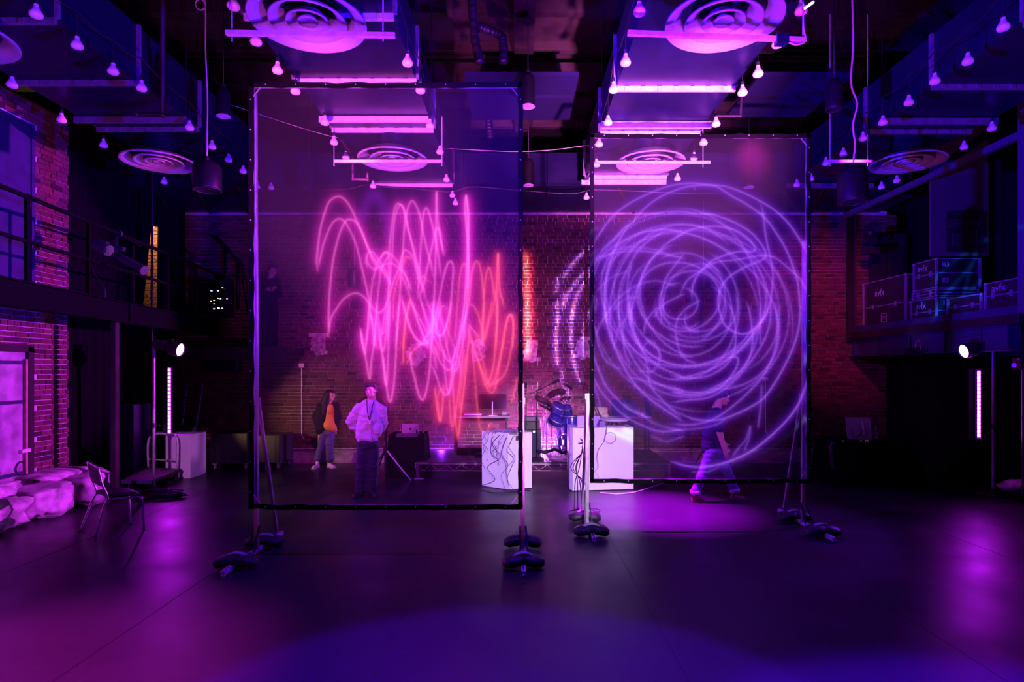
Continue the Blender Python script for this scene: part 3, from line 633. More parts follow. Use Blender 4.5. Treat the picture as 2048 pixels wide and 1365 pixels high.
imgR = layered(g4, sc_, [(1.4, .34, (.36, .12, .80)), (5, .30, (.14, .012, .55)), (12, .15, (.045, .003, .36))])
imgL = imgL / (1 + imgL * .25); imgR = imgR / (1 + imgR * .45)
def scrim_mat(name, img, weave=.028):
    m = bpy.data.materials.new(name); m.use_nodes = True; t = m.node_tree; N, L = t.nodes, t.links; N.clear()
    out = N.new('ShaderNodeOutputMaterial'); tr = N.new('ShaderNodeBsdfTransparent'); tr.inputs[0].default_value = (.88, .86, .90, 1)
    di = N.new('ShaderNodeBsdfDiffuse'); di.inputs[0].default_value = (.6, .55, .62, 1); tl = N.new('ShaderNodeBsdfTranslucent'); tl.inputs[0].default_value = (.6, .55, .62, 1)
    m1 = N.new('ShaderNodeMixShader'); m1.inputs[0].default_value = .5; L.new(di.outputs[0], m1.inputs[1]); L.new(tl.outputs[0], m1.inputs[2])
    m2 = N.new('ShaderNodeMixShader'); m2.inputs[0].default_value = weave; L.new(tr.outputs[0], m2.inputs[1]); L.new(m1.outputs[0], m2.inputs[2])
    tx = N.new('ShaderNodeTexImage'); tx.image = img; tx.extension = 'CLIP'; uv = N.new('ShaderNodeUVMap'); uv.uv_map = 'UVMap'
    L.new(uv.outputs[0], tx.inputs[0]); em = N.new('ShaderNodeEmission'); L.new(tx.outputs[0], em.inputs[0]); em.inputs[1].default_value = 1  # projected strokes and their halos put into the gauze as emission
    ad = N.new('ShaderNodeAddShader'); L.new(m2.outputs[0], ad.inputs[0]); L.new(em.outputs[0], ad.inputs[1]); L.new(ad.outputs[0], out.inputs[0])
    try: m.cycles.emission_sampling = 'NONE'
    except Exception: pass
    return m
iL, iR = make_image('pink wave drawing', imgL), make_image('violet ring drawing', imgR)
def screen(name, label, Y, x0, y0, x1, y1, img, postx, seed, posttop=None, ptop=None):
    a, b = P(x0, y1, Y), P(x1, y0, Y); t = thing(name, label, 'projection screen', ((a.x + b.x) / 2, Y, 0))
    rr = random.Random(seed)
    # gauze
    me = bpy.data.meshes.new('gauze'); o0 = ORG[t]
    me.from_pydata([(a.x - o0.x, 0, a.z), (b.x - o0.x, 0, a.z), (b.x - o0.x, 0, b.z), (a.x - o0.x, 0, b.z)], [], [(0, 1, 2, 3)])
    uv = me.uv_layers.new(name='UVMap')
    for i, c in enumerate(((0, 0), (1, 0), (1, 1), (0, 1))): uv.data[i].uv = c
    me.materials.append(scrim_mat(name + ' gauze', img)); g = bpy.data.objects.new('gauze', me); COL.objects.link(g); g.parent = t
    tag(g, 'see-through gauze carrying the projected light drawing')
    # metal frame behind, slack black webbing in front
    fm = MB(); yb = Y + .03
    for p, q in (((a.x, yb, a.z), (b.x, yb, a.z)), ((a.x, yb, b.z), (b.x, yb, b.z)), ((a.x, yb, a.z), (a.x, yb, b.z)), ((b.x, yb, a.z), (b.x, yb, b.z))):
        fm.bar(p, q, .036, .03)
    for cx_, cz_, sx, sz in ((a.x, b.z, 1, -1), (b.x, b.z, -1, -1), (a.x, a.z, 1, 1), (b.x, a.z, -1, 1)):
        fm.bar((cx_ + sx * .02, yb - .035, cz_ + sz * .13), (cx_ + sx * .10, yb - .035, cz_ + sz * .03), .006, .018, up=(0, 1, 0))
    fm.build('frame', M_alu, t)
    for side in range(4):
        n = 60; e = MB(); vs = []
        for i in range(n + 1):
            u = i / n; wob = .012 * noise.noise(Vector((u * (14 if side < 2 else 20), side * 3 + seed, 0))) + (.008 * math.sin(u * math.pi) * -1 if side < 2 else 0)
            hw = .025 + .004 * noise.noise(Vector((u * 30, side, seed)))
            if side < 2:
                z = (a.z if side == 0 else b.z) + wob; x = a.x - .02 + (b.x - a.x + .04) * u; c1, c2 = (x, z - hw), (x, z + hw)
            else:
                x = (a.x if side == 2 else b.x) + wob; z = a.z - .02 + (b.z - a.z + .04) * u; c1, c2 = (x - hw, z), (x + hw, z)
            vs += [(c1[0], Y - .018, c1[1]), (c2[0], Y - .018, c2[1]), (c1[0], Y + .006, c1[1]), (c2[0], Y + .006, c2[1])]
        fs = []
        for i in range(n):
            k = 4 * i; fs += [(k, k + 4, k + 5, k + 1), (k + 2, k + 3, k + 7, k + 6), (k, k + 2, k + 6, k + 4), (k + 1, k + 5, k + 7, k + 3)]
        fs += [(0, 1, 3, 2), (4 * n, 4 * n + 2, 4 * n + 3, 4 * n + 1)]
        e.add(vs, fs); web = e.build('webbing', M_blackm, t)
        bt = MB(); nb = 9 if side < 2 else 14
        for i in range(nb):
            u = (i + .5) / nb
            c = (a.x + (b.x - a.x) * u, Y - .022, (a.z if side == 0 else b.z)) if side < 2 else ((a.x if side == 2 else b.x), Y - .022, a.z + (b.z - a.z) * u)
            bt.ball(c, .008, 8, 5)
        tag(bt.build('snaps', M_alu, web), kind='stuff')
    for s_, px in enumerate(postx):
        x = (px - CX) * (Y + .01) / F
        xt = (posttop[s_] - CX) * (Y + .01) / F; zt = ptop[s_]; xt = x + (xt - x) * zt / b.z; MB().bar((x, Y + .075, .04), (xt, Y + .075, zt), .043, .043, up=(0, 1, 0)).build('post', M_alu, t)
        MB().bar((x, Y + .11, 1.68), (x, Y + .62, .10), .034, .034).build('brace', M_alu, t)
        MB().box((x, Y + .10, 1.66), (.05, .05, .07)).box((x, Y + .372, .87), (.046, .046, .05)).build('collar', M_alu, t)
        # slotted strut foot, open side up
        f = MB(); y0_, y1_ = Y - .68, Y + .78
        f.box((x, (y0_ + y1_) / 2, .018), (.041, y1_ - y0_, .005))
        for sx in (-1, 1):
            f.box((x + sx * .0185, (y0_ + y1_) / 2, .037), (.004, y1_ - y0_, .04)); f.box((x + sx * .014, (y0_ + y1_) / 2, .058), (.010, y1_ - y0_, .004))
        f.build('foot', M_galvb, t)
        g_ = MB()
        for sx in (-1, 1): g_.box((x + sx * .0145, y0_ + .14, .0612), (.011, .28, .002))
        g_.box((x, y0_ - .002, .052), (.041, .003, .016)).box((x + .016, y0_ - .002, .03), (.010, .003, .05)).build('glow_tape', mat('glow_tape', (.75, .95, .55), .6), t)
        MB().box((x, y0_ - .002, .036), (.041, .004, .012)).box((x, y0_ + .01, .008), (.04, .03, .015)).build('end_cap', M_alu, t)
        MB().bar((x - .03, Y + .075, .30), (x - .03, Y - .05, .06), .006, .02, up=(1, 0, 0)).bar((x + .03, Y + .075, .30), (x + .05, Y - .1, .06), .006, .02, up=(1, 0, 0)).build('strap', M_black, t)
    return t
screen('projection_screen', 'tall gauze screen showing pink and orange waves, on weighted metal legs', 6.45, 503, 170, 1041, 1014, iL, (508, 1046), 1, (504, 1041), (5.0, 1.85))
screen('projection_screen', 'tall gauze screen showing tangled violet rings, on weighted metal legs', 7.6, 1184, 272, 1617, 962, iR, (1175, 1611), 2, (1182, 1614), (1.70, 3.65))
# sandbags saddled over the strut feet
M_bag = mat('black_nylon', (.010, .010, .012), .55, bump=.3, scale=30)
M_trim = mat('sandbag_webbing', (.34, .30, .32), .7)
def sandbag(label, x, y, wdt, rot):
    t = thing('sandbag', label, 'sandbag', (0, 0, 0)); bag = []
    for s_ in (-1, 1):
        bm = bmesh.new(); bmesh.ops.create_icosphere(bm, subdivisions=3, radius=1)
        for v in bm.verts:
            q = v.co.copy(); q = Vector([math.copysign(abs(k) ** .75, k) for k in q])
            n = 1 + .12 * noise.noise(q * 2 + Vector((x * 5, y, s_)))
            xx = s_ * (.01 + wdt * .21) + q.x * wdt * .30 * n
            z = max(.002, .058 + q.z * .056 * n + .035 * (1 - abs(xx) / (wdt * .55)))
            v.co = Vector((xx, q.y * .12 * n, z))
        me = bpy.data.meshes.new('pouch'); bm.to_mesh(me); bm.free(); me.materials.append(M_bag)
        for p in me.polygons: p.use_smooth = True
        o = bpy.data.objects.new('pouch', me); COL.objects.link(o); o.parent = t
    n = 16; vs = []
    for i in range(n + 1):
        u = -1 + 2 * i / n; xx = u * wdt * .52; z = .150 - .105 * abs(u) ** 1.8
        vs += [(xx, -.035, z), (xx, .035, z), (xx, -.035, z + .008), (xx, .035, z + .008)]
    fs = []
    for i in range(n):
        k = 4 * i; fs += [(k, k + 1, k + 5, k + 4), (k + 2, k + 6, k + 7, k + 3), (k, k + 4, k + 6, k + 2), (k + 1, k + 3, k + 7, k + 5)]
    fs += [(0, 2, 3, 1), (4 * n, 4 * n + 1, 4 * n + 3, 4 * n + 2)]
    me = bpy.data.meshes.new('strap'); me.from_pydata(vs, [], fs); me.materials.append(M_trim)
    o = bpy.data.objects.new('strap', me); COL.objects.link(o); o.parent = t
    t.location = (x, y, 0); t.rotation_euler = (0, 0, rot); return t
k1 = 6.46 / F; k2 = 7.61 / F
for (nm, x, Y) in (('outer leg of the pink wave screen', (508 - CX) * k1, 6.45), ('inner leg of the pink wave screen', (1046 - CX) * k1, 6.45), ('inner leg of the violet ring screen', (1175 - CX) * k2, 7.6), ('outer leg of the violet ring screen', (1611 - CX) * k2, 7.6)):
    sandbag('black saddle sandbag over the front of the foot, ' + nm, x, Y - .40, .40, .06)
    sandbag('black saddle sandbag over the back of the foot, ' + nm, x, Y + .30, .40, -.05)
# ------------------------------------------------------------------ the projectors: what misses the gauze lands on the wall and the plinths
PJ = Vector((.02, -1.6, 2.35)); PT = Vector((1.2, 13, 2.9))
lp = bpy.data.lights.new('projector beam', 'SPOT'); lp.energy = 1; lp.spot_size = math.radians(100); lp.spot_blend = .1; lp.shadow_soft_size = 0
lo = bpy.data.objects.new('projector beam', lp); COL.objects.link(lo); aim(lo, PJ, PT)
Rm = lo.rotation_euler.to_matrix(); Ri = np.array(Rm.transposed())
def proj_tf(Y):
    def f(c):
        w3 = np.stack([(c[:, 0] - CX) * Y / F, np.full(len(c), Y), CH - (c[:, 1] - HY) * Y / F], 1) - np.array(PJ)
        l = w3 @ Ri.T; return np.stack([l[:, 0] / -l[:, 2] * 1000, -l[:, 1] / -l[:, 2] * 1000], 1)
    return f
wallv = [(T(D_, p), w_) for p, w_ in [([(150, 960), (230, 830), (330, 720), (430, 640)], 1), ([(150, 1230), (200, 1090), (290, 960), (420, 840)], 1.1), ([(235, 1365), (270, 1150), (320, 1030), (420, 880)], 1.2), ([(95, 1070), (115, 1010), (110, 930)], 1)]]
wallv += [(T(F_, p), w_) for p, w_ in [([(285, 0), (255, 60), (238, 200), (235, 370), (258, 560), (300, 700), (340, 780)], 1.5), ([(105, 0), (112, 130), (100, 300), (100, 450), (112, 600)], 2.0), ([(400, 80), (365, 200), (350, 350), (362, 520)], 1), ([(150, 80), (160, 20), (180, -60)], .8), ([(145, 620), (160, 760), (220, 900)], .8)]]
plv = [(T(F_, p), w_) for p, w_ in [([(560, 1170), (640, 1210), (720, 1240), (830, 1300)], 1.3), ([(700, 1165), (760, 1200), (830, 1220)], 1.6)]]
redw = [([(1050, 505), (1053, 560), (1054, 640), (1054, 715)], 2.2), ([(1054, 600), (1056, 680)], 1.5)]
boxv = [(T(K_, p), w_) for p, w_ in [([(510, 1140), (560, 1040), (600, 950), (700, 830), (800, 720), (850, 640), (862, 570)], 1.3), ([(520, 1120), (590, 1020), (680, 970), (770, 940), (870, 925)], 1), ([(500, 910), (545, 800), (640, 700), (720, 640), (810, 595)], 1), ([(735, 1090), (770, 900), (830, 660)], 1), ([(870, 980), (800, 940), (860, 840), (950, 790)], .8), ([(450, 1060), (470, 1000), (465, 930)], 1), ([(870, 510), (1000, 480), (1120, 460)], .6)]]
X0p, X1p = -900, 900
scp = 1.0
def lay(st, tf, cols): return layered(raster(st, X0p, X0p, X1p, X1p, scp, tf), scp, cols)
pim = lay(wallv, proj_tf(13), [(1.6, .9, (.55, .22, 1)), (5, .4, (.20, .05, .9))]) + lay(plv, proj_tf(9.9), [(3, .10, (.3, .9, .6))]) \
    + lay(redw, proj_tf(13), [(2.5, .8, (1, .25, .20)), (6, .5, (1, .04, .12))]) + lay(boxv, proj_tf(9.3), [(2.2, .30, (.03, .16, 1)), (6, .12, (.0, .03, .8))]) \
    + lay(viol, proj_tf(13), [(2, .05, (.45, .35, 1))]) + lay(pink, proj_tf(13), [(2, .03, (1, .2, .5))])
ip = make_image('projector slide', pim)
lp.use_nodes = True; t = lp.node_tree; N, L = t.nodes, t.links
em = N['Emission']; tc = N.new('ShaderNodeTexCoord'); sx = N.new('ShaderNodeSeparateXYZ'); L.new(tc.outputs['Normal'], sx.inputs[0])
dv = []
for k, c in (('X', -1), ('Y', -1)):
    d = N.new('ShaderNodeMath'); d.operation = 'DIVIDE'; L.new(sx.outputs[k], d.inputs[0]); L.new(sx.outputs['Z'], d.inputs[1])
    m2 = N.new('ShaderNodeMath'); m2.operation = 'MULTIPLY_ADD'; L.new(d.outputs[0], m2.inputs[0]); m2.inputs[1].default_value = c * 1000 / (X1p - X0p); m2.inputs[2].default_value = .5; dv.append(m2)
cb = N.new('ShaderNodeCombineXYZ'); L.new(dv[0].outputs[0], cb.inputs[0]); L.new(dv[1].outputs[0], cb.inputs[1])
tx = N.new('ShaderNodeTexImage'); tx.image = ip; tx.extension = 'CLIP'; L.new(cb.outputs[0], tx.inputs[0]); L.new(tx.outputs[0], em.inputs[0]); em.inputs[1].default_value = 1
lp.energy = 42000
# ------------------------------------------------------------------ galleries on both sides
def lx(Y): return -5.75 - .109 * (Y - 6.6)          # front edge of the left gallery
def rx(Y): return 7.08 + .01 * (Y - 7.55)          # front edge of the right gallery
lg = thing('gallery_balcony', 'dark steel gallery with plain rails over the steel door side', 'balcony', (lx(9), 9, 2.72))
for y0, y1 in ((4.6, 9.36), (9.40, 12.95)):
    b = MB(); p, q = (lx(y0), y0, 2.88), (lx(y1), y1, 2.88); b.bar(p, q, .02, .32)
    for z in (3.03, 2.73): b.bar((lx(y0), y0, z), (lx(y1), y1, z), .14, .02)
    b.build('girder', M_blackm, lg)
MB().bar((lx(9.38) + .02, 9.38, 2.72), (lx(9.38) + .02, 9.38, 3.04), .06, .16, up=(0, 1, 0)).build('splice_plate', M_blackm, lg)
for k, y in enumerate((8.3, 9.45, 10.6, 11.75, 12.9, 7.1, 5.9)):
    MB().box((lx(y), y, 3.54), (.045, .045, 1.02)).build('baluster', M_blackm, lg)
for z, r in ((4.05, .045), (3.52, .04)):
    MB().bar((lx(4.6), 4.6, z), (lx(12.95), 12.95, z), .04, r).build('rail', M_blackm, lg)
MB().add([(lx(4.6), 4.6, 3.045), (lx(9.3), 9.3, 3.045), (-7.0, 9.3, 3.045), (-7.0, 4.6, 3.045), (lx(4.6), 4.6, 3.0), (lx(9.3), 9.3, 3.0), (-7.0, 9.3, 3.0), (-7.0, 4.6, 3.0)], [(0, 1, 2, 3), (4, 7, 6, 5), (0, 4, 5, 1), (1, 5, 6, 2), (2, 6, 7, 3), (3, 7, 4, 0)]).build('walkway', M_steel, lg)
MB().add([(lx(9.36), 9.36, 3.045), (lx(12.95), 12.95, 3.045), (-8.6, 12.95, 3.045), (-8.6, 9.36, 3.045), (lx(9.36), 9.36, 3.0), (lx(12.95), 12.95, 3.0), (-8.6, 12.95, 3.0), (-8.6, 9.36, 3.0)], [(0, 1, 2, 3), (4, 7, 6, 5), (0, 4, 5, 1), (1, 5, 6, 2), (2, 6, 7, 3), (3, 7, 4, 0)]).build('walkway', M_steel, lg)
# steel columns under it
c1 = thing('steel_column', 'slim dark steel column carrying the gallery, behind the flatbed trolley', 'column', (lx(9.06) - .06, 9.06, 0))
MB().box((lx(9.06) - .06, 9.06, 1.36), (.07, .09, 2.70)).build('shaft', M_steel, c1); MB().box((lx(9.06) - .06, 9.06, .006), (.2, .2, .012)).build('foot_plate', M_steel, c1)
MB().box((lx(9.06) - .10, 9.02, 1.1), (.02, .02, 2.0)).build('conduit', M_galv, c1)
# back landing on the left, where a dark figure stands
ld = thing('stair_landing', 'black stair landing high on the back wall behind the pink wave screen', 'platform', (-5.6, 12.5, 2.3))
MB().box((-5.6, 12.45, 2.40), (2.0, 1.0, .12)).build('deck', M_black, ld); MB().box((-5.6, 11.96, 2.33), (2.0, .03, .26)).build('fascia', M_black, ld)
for i in range(9):
    MB().box((-6.5 + i * .0 + (-.0), 12.6, 2.5 + 0), (.02, .02, .02)).build('bolt', M_black, ld) if i < 1 else None
MB().tube([(-6.45, 12.85, 4.85), (-5.9, 12.85, 4.25), (-5.75, 12.85, 3.2)], .035, 8).build('rail', M_black, ld)
MB().tube([(-6.25, 12.85, 4.60), (-6.25, 12.85, 3.3)], .03, 8).build('baluster', M_black, ld); MB().tube([(-5.98, 12.85, 4.35), (-5.98, 12.85, 3.3)], .03, 8).build('baluster', M_black, ld)
MB().bar((-6.6, 12.7, 2.1), (-5.9, 12.7, 2.1), .3, .28).build('bracket', M_galv, ld)
# drapes that close the recesses
def drape(name, label, p, q, z0, z1, amp=.05, waves=16, edge=None):
    p, q = Vector((p[0], p[1], 0)), Vector((q[0], q[1], 0)); d = (q - p); L = d.length; d.normalize(); nn = Vector((-d.y, d.x, 0)); n = waves * 6; vs = []
    for off in (0, .012):
        for i in range(n + 1):
            u = i / n
            for z in (z0, (z0 + z1) / 2, z1):
                a = amp * (1 if z < z1 else .6) * math.sin(u * waves * 2 * math.pi + .8 * math.sin(u * 9 + z))
                uu = u
                if edge: uu = u * (edge[0] if z == z0 else (edge[1] if z == z1 else (edge[0] + edge[1]) / 2))
                v = p + d * (L * uu) + nn * (a + off); vs.append((v.x, v.y, z))
    m = 3 * (n + 1); fs = []
    for i in range(n):
        for j in range(2):
            a = 3 * i + j; fs += [(a, a + 3, a + 4, a + 1), (m + a, m + a + 1, m + a + 4, m + a + 3)]
    o = MB().add(vs, fs, True).build(name, M_drape, loc=(p.x, p.y, z0)); return tag(o, label, 'curtain')
drape('stage_drape', 'black drape hung below the gallery beside the steel door wall', (-7.3, 9.4), (-7.3, 12.8), .02, 2.95)
drape('stage_drape', 'black drape on the gallery, between the brick pier and the lit gap', (-7.2, 9.4), (-7.2, 11.86), 3.06, 4.90, amp=.03, edge=(.85, .985))
drape('stage_drape', 'black drape on the gallery, between the lit gap and the back wall', (-7.2, 12.02), (-7.2, 12.995), 3.06, 6.3, amp=.02)
drape('stage_drape', 'black drape high above the lit gap, up to the ducts', (-7.2, 9.4), (-7.2, 12.995), 4.86, 6.6, amp=.02)
drape('stage_drape', 'black drape filling the dark opening below the gallery of road cases', (7.9, 12.9), (8.6, 7.2), .02, 2.2)
drape('stage_drape', 'black drape behind the road cases on the gallery', (8.4, 12.9), (8.75, 7.0), 2.8, 6.6)
# lit brick seen through the gap in the drapes
cw = tag(MB().box((-8.05, 12.99, 4.55), (1.1, .1, 3.3)).build('wall_corridor', M_mortar), kind='structure')
for c, z, L in courses(-8.6, -7.5, 3.1, 6.1):
    if abs(L - .2) < .002 or abs(L - .098) < .002: link_mesh('brick', bm_full if L > .15 else bm_half, (c, 12.93, z), cw)
# steel pipe in front of the gap
tag(MB().cyl((-6.70, 11.0, .0), (-6.70, 11.0, 7.0), .022, 10).build('steel_pipe', M_black, loc=(-6.70, 11, 0)), 'dark vertical pipe in front of the yellow lit gap', 'pipe')
# profile spotlight on the gallery
M_sp = mat('lantern_grey', (.05, .045, .055), .35, .5)
fs_ = thing('profile_spotlight', 'grey profile spotlight clamped to a pipe above the gallery rail, aimed down', 'spotlight', P(222, 520, 8.7))
a_, b_ = P(192, 488, 8.75), P(252, 518, 8.65); c_ = P(287, 540, 8.6)
MB().cyl(a_, P(218, 502, 8.7), .085, 16).cyl(a_ + Vector((-.05, 0, .02)), a_, .05, 12, .085).build('lamp_house', M_sp, fs_)
MB().cyl(P(230, 512, 8.68), P(245, 518, 8.66), .06, 16).build('gate', M_black, fs_); MB().cyl(P(245, 518, 8.66), c_, .062, 18).build('lens_tube', M_sp, fs_); MB().cyl(c_, c_ + (c_ - a_).normalized() * .02, .072, 18).build('lens_rim', M_sp, fs_)
MB().box(P(207, 485, 8.72), (.13, .08, .05), Matrix.Rotation(.35, 3, 'Y')).build('cap', M_sp, fs_); MB().box(P(243, 498, 8.66), (.08, .06, .06), Matrix.Rotation(.2, 3, 'Y')).build('shutter_box', M_sp, fs_)
MB().bar(P(233, 474, 8.66), P(231, 512, 8.64), .04, .012, up=(0, 1, 0)).build('yoke', M_sp, fs_)
MB().lathe(P(238, 467, 8.66), [(.045, -.02), (.055, 0), (.045, .02)], 20, True, R=Matrix.Rotation(math.pi / 2, 3, 'X')).bar(P(231, 467, 8.66), P(240, 467, 8.66), .03, .02).build('clamp', M_sp, fs_)
MB().tube(catmull([a_, P(181, 492, 8.75), P(180, 512, 8.75), P(190, 550, 8.7), P(208, 575, 8.7), P(211, 600, 8.7)], 6), .006).build('flex', M_black, fs_)
MB().cyl(P(238, 467, 8.66), P(238, 467, 8.66) + Vector((-.25, .9, -.0)), .02, 10).build('pipe', M_blackm, fs_)
# equipment rack with pilot lights on the gallery
rk = thing('equipment_rack', 'dark equipment rack dotted with tiny pilot lights at the back of the gallery', 'rack', P(434, 640, 12.3))
b0, b1 = P(412, 636, 12.3), P(460, 566, 12.3)
MB().box(((b0.x + b1.x) / 2, 12.3, (b0.z + b1.z) / 2), (b1.x - b0.x, .4, b1.z - b0.z)).build('cabinet', M_black, rk)
for j in range(6): MB().box(((b0.x + b1.x) / 2, 12.08, b0.z + .08 + j * .11), (b1.x - b0.x - .04, .03, .09)).build('rack_unit', M_blackm, rk)
for (px, py, c, s) in ((423, 582, (.3, .4, 1), .018), (436, 582, (.4, .5, 1), .016), (445, 576, (1, .9, .3), .010), (422, 603, (1, .5, .2), .010), (428, 601, (1, .6, .3), .012), (436, 597, (.9, .9, 1), .010), (428, 608, (1, .7, .4), .008), (441, 598, (.8, 1, .8), .010), (428, 618, (.4, .3, 1), .016), (437, 617, (1, 1, 1), .020), (454, 598, (.8, .2, .8), .012), (444, 617, (.5, .3, .5), .016)):
    MB().box(P(px, py, 12.05), (s * 2, .01, s * 1.4)).build('pilot_light', mat('pilot %d' % (px * 1000 + py), c, emit=c, est=2.5), rk)
# right gallery
rg = thing('gallery_balcony', 'painted steel gallery that carries the stacked road cases', 'balcony', (rx(10), 10, 2.28))
def rbar(y0, y1, z0, z1, off, th, name, m, par=rg):
    return MB().bar((rx(y0) + off, y0, (z0 + z1) / 2), (rx(y1) + off, y1, (z0 + z1) / 2), th, z1 - z0).build(name, m, par)
rbar(8.45, 12.95, 2.66, 2.79, 0, .05, 'fascia', M_steel); rbar(8.45, 12.95, 2.79, 2.92, .06, .05, 'kick_plate', M_plaster)
rbar(8.72, 12.95, 2.30, 2.66, .10, .03, 'girder', M_plaster)
rbar(8.72, 12.95, 2.28, 2.30, .10, .16, 'flange', M_plaster); rbar(8.72, 12.95, 2.635, 2.66, .10, .16, 'flange', M_plaster)
MB().bar((rx(8.7) + .1, 8.70, 2.30), (rx(8.7) + .1, 8.70, 2.64), .20, .03, up=(0, 1, 0)).build('stiffener', M_plaster, rg)
for y in (9.3, 10.1, 11.0, 12.0): MB().bar((rx(y) + .06, y, 2.30), (rx(y) + .06, y, 2.64), .015, .07, up=(0, 1, 0)).build('stiffener', M_plaster, rg)
MB().add([(rx(8.45), 8.45, 2.79), (rx(12.95), 12.95, 2.79), (8.74, 12.95, 2.79), (8.74, 8.45, 2.79), (rx(8.45), 8.45, 2.74), (rx(12.95), 12.95, 2.74), (8.74, 12.95, 2.74), (8.74, 8.45, 2.74)], [(0, 1, 2, 3), (4, 7, 6, 5), (0, 4, 5, 1), (1, 5, 6, 2), (2, 6, 7, 3), (3, 7, 4, 0)]).build('walkway', M_steel, rg)
MB().box((rx(12.85) - .02, 12.85, 4.0), (.10, .08, 2.75)).build('jamb', M_black, rg); MB().box((rx(12.85) + .08, 12.86, 4.0), (.06, .06, 2.6)).build('jamb', M_plaster, rg)
pa, pb = P(1690, 432, 12.8), P(2046, 268, 8.42)
MB().bar(pa, pb, .08, .10).build('top_channel', mat('blue_channel', (.06, .06, .085), .5), rg)
MB().box((rx(8.4), 8.36, 4.4), (.12, .14, 3.2)).build('jamb', mat('blue_channel', (.06, .06, .085), .5), rg)
# pale back partition of the right gallery with a framed opening
gp = thing('gallery_partition', 'grey partition with a framed dark opening above the road cases', 'partition', P(1920, 500, 10.2))
q0, q1 = P(1866, 505, 10.6), P(2030, 360, 9.7)
MB().box(((q0.x + q1.x) / 2 + .1, 10.6, 5.15), (q1.x - q0.x + .3, .06, 2.3)).build('panel', mat('grey_board', (.05, .045, .05), .8), gp)
MB().box(P(1929, 464, 10.5), (.62, .05, .70)).build('opening', M_black, gp); MB().box(P(1929, 448, 10.46), (.52, .05, .16)).box(P(1916, 480, 10.46), (.2, .05, .22)).box(P(1944, 470, 10.46), (.18, .05, .3)).build('shelf_clutter', M_sp, gp)
# road cases
M_case = mat('case_board', (.012, .011, .014), .5); M_edge = mat('case_edge', (.22, .20, .24), .4, .4)
M_print = mat('case_print', (.30, .27, .32), .7)
def case(label, px0, px1, z0, z1, text=None, num=None, strip=None, split=.5, dep=.62, X=7.26):
    """long face towards the hall (-x), the px range read along the plane X"""
    y1, y0 = X * F / (px0 - CX), X * F / (px1 - CX); cy, wy = (y0 + y1) / 2, y1 - y0; H = z1 - z0; x1 = X + dep
    t = thing('road_case', label, 'road case', (X + dep / 2, cy, z0), group='road cases on the gallery')
    MB().box((X + dep / 2, cy, z0 + H / 2), (dep - .02, wy - .02, H - .02)).build('body', M_case, t)
    e = MB()
    for x in (X, x1):
        for yy in (y0, y1): e.box((x, yy, z0 + H / 2), (.03, .03, H))
    for z in (z0 + .011, z1 - .011, z0 + H * split):
        for x in (X, x1): e.box((x, cy, z), (.018, wy, .018))
        for yy in (y0, y1): e.box(((X + x1) / 2, yy, z), (dep, .018, .018))
    e.build('edging', M_edge, t)
    c = MB()
    for yy in (y0, y1):
        for z in (z0 + .02, z1 - .02): c.ball((X, yy, z), .03, 10, 6)
    c.build('ball_corners', M_edge, t)
    for yy in (y0 + wy * .22, y0 + wy * .75):
        MB().box((X - .012, yy, z0 + H * split), (.012, .06, .09)).box((X - .018, yy, z0 + H * split), (.012, .025, .05)).build('latch', M_edge, t)
    rt = (math.pi / 2, 0, -math.pi / 2)
    if text: textmesh(text, min(.19, wy * .26), M_print, t, (X - .014, cy + wy * .08, z0 + H * (split + (1 - split) * .5)), rt, name='lettering')
    if num: textmesh(num, .12, M_print, t, (X + .15, y0 - .014, z1 - H * .22), (math.pi / 2, 0, 0), name='number')
    if strip:
        f = MB(); zc = z0 + H * .24; yc = cy - wy * .02
        for dz in (-.08, .08): f.box((X - .012, yc, zc + dz), (.004, .17, .008))
        for dy in (-.085, .085): f.box((X - .012, yc + dy, zc), (.004, .008, .16))
        for dz in (-.03, 0, .03): f.box((X - .012, yc, zc + dz), (.004, .12, .006))
        f.build('stencil', M_print, t)
    return t
case('large black road case with a stencilled box mark, nearest the back wall', 1727, 1812, 2.79, 3.80, 'avfx', None, True, .48, dep=.55)
tc_ = case('black road case with white scribble and 03 twice, top of the stack', 1828, 1873, 3.42, 3.94, 'avfx', '03', dep=.75)
textmesh('03', .12, M_print, tc_, (7.41, 7.26 * F / (1873 - CX) - .014, 3.55), (math.pi / 2, 0, 0), name='number')
case('thin black road case in the middle of the stack, without a number', 1826, 1873, 3.27, 3.41, None, None, dep=.72)
case('black road case marked 12 with white scribble, bottom of the stack', 1822, 1873, 2.79, 3.26, 'avfx', '12', dep=.75)
case('black road case lying lower between the stack and the open end case', 1896, 1962, 2.79, 3.20, None, None, None, .6)
case('black road case with large white handwriting at the open end of the gallery', 1971, 2040, 2.79, 3.34, 'avfx', None, None, .62)
br = thing('moving_head', 'small moving head lamp on top of the large road case', 'stage light', P(1740, 505, 12.1))
MB().box(P(1740, 502, 12.1), (.26, .2, .14)).build('base', M_black, br); MB().cyl(P(1733, 470, 12.1), P(1745, 468, 12.1), .09, 14).build('head', M_black, br)
MB().bar(P(1728, 488, 12.1), P(1728, 466, 12.1), .03, .05, up=(0, 1, 0)).bar(P(1752, 488, 12.1), P(1752, 466, 12.1), .03, .05, up=(0, 1, 0)).build('yoke', M_black, br); MB().box(P(1741, 466, 11.98), (.04, .01, .06)).build('lens', M_chrome, br)
pc = thing('cupboard', 'dark cupboard standing behind the large road case', 'cupboard', P(1765, 560, 12.6))
MB().box(P(1775, 550, 12.75), (.7, .2, 1.7)).build('body', M_case, pc); MB().box(P(1758, 540, 12.63), (.3, .02, 1.0)).build('panel', M_black, pc); MB().box(P(1794, 540, 12.63), (.3, .02, 1.0)).build('panel', M_black, pc)
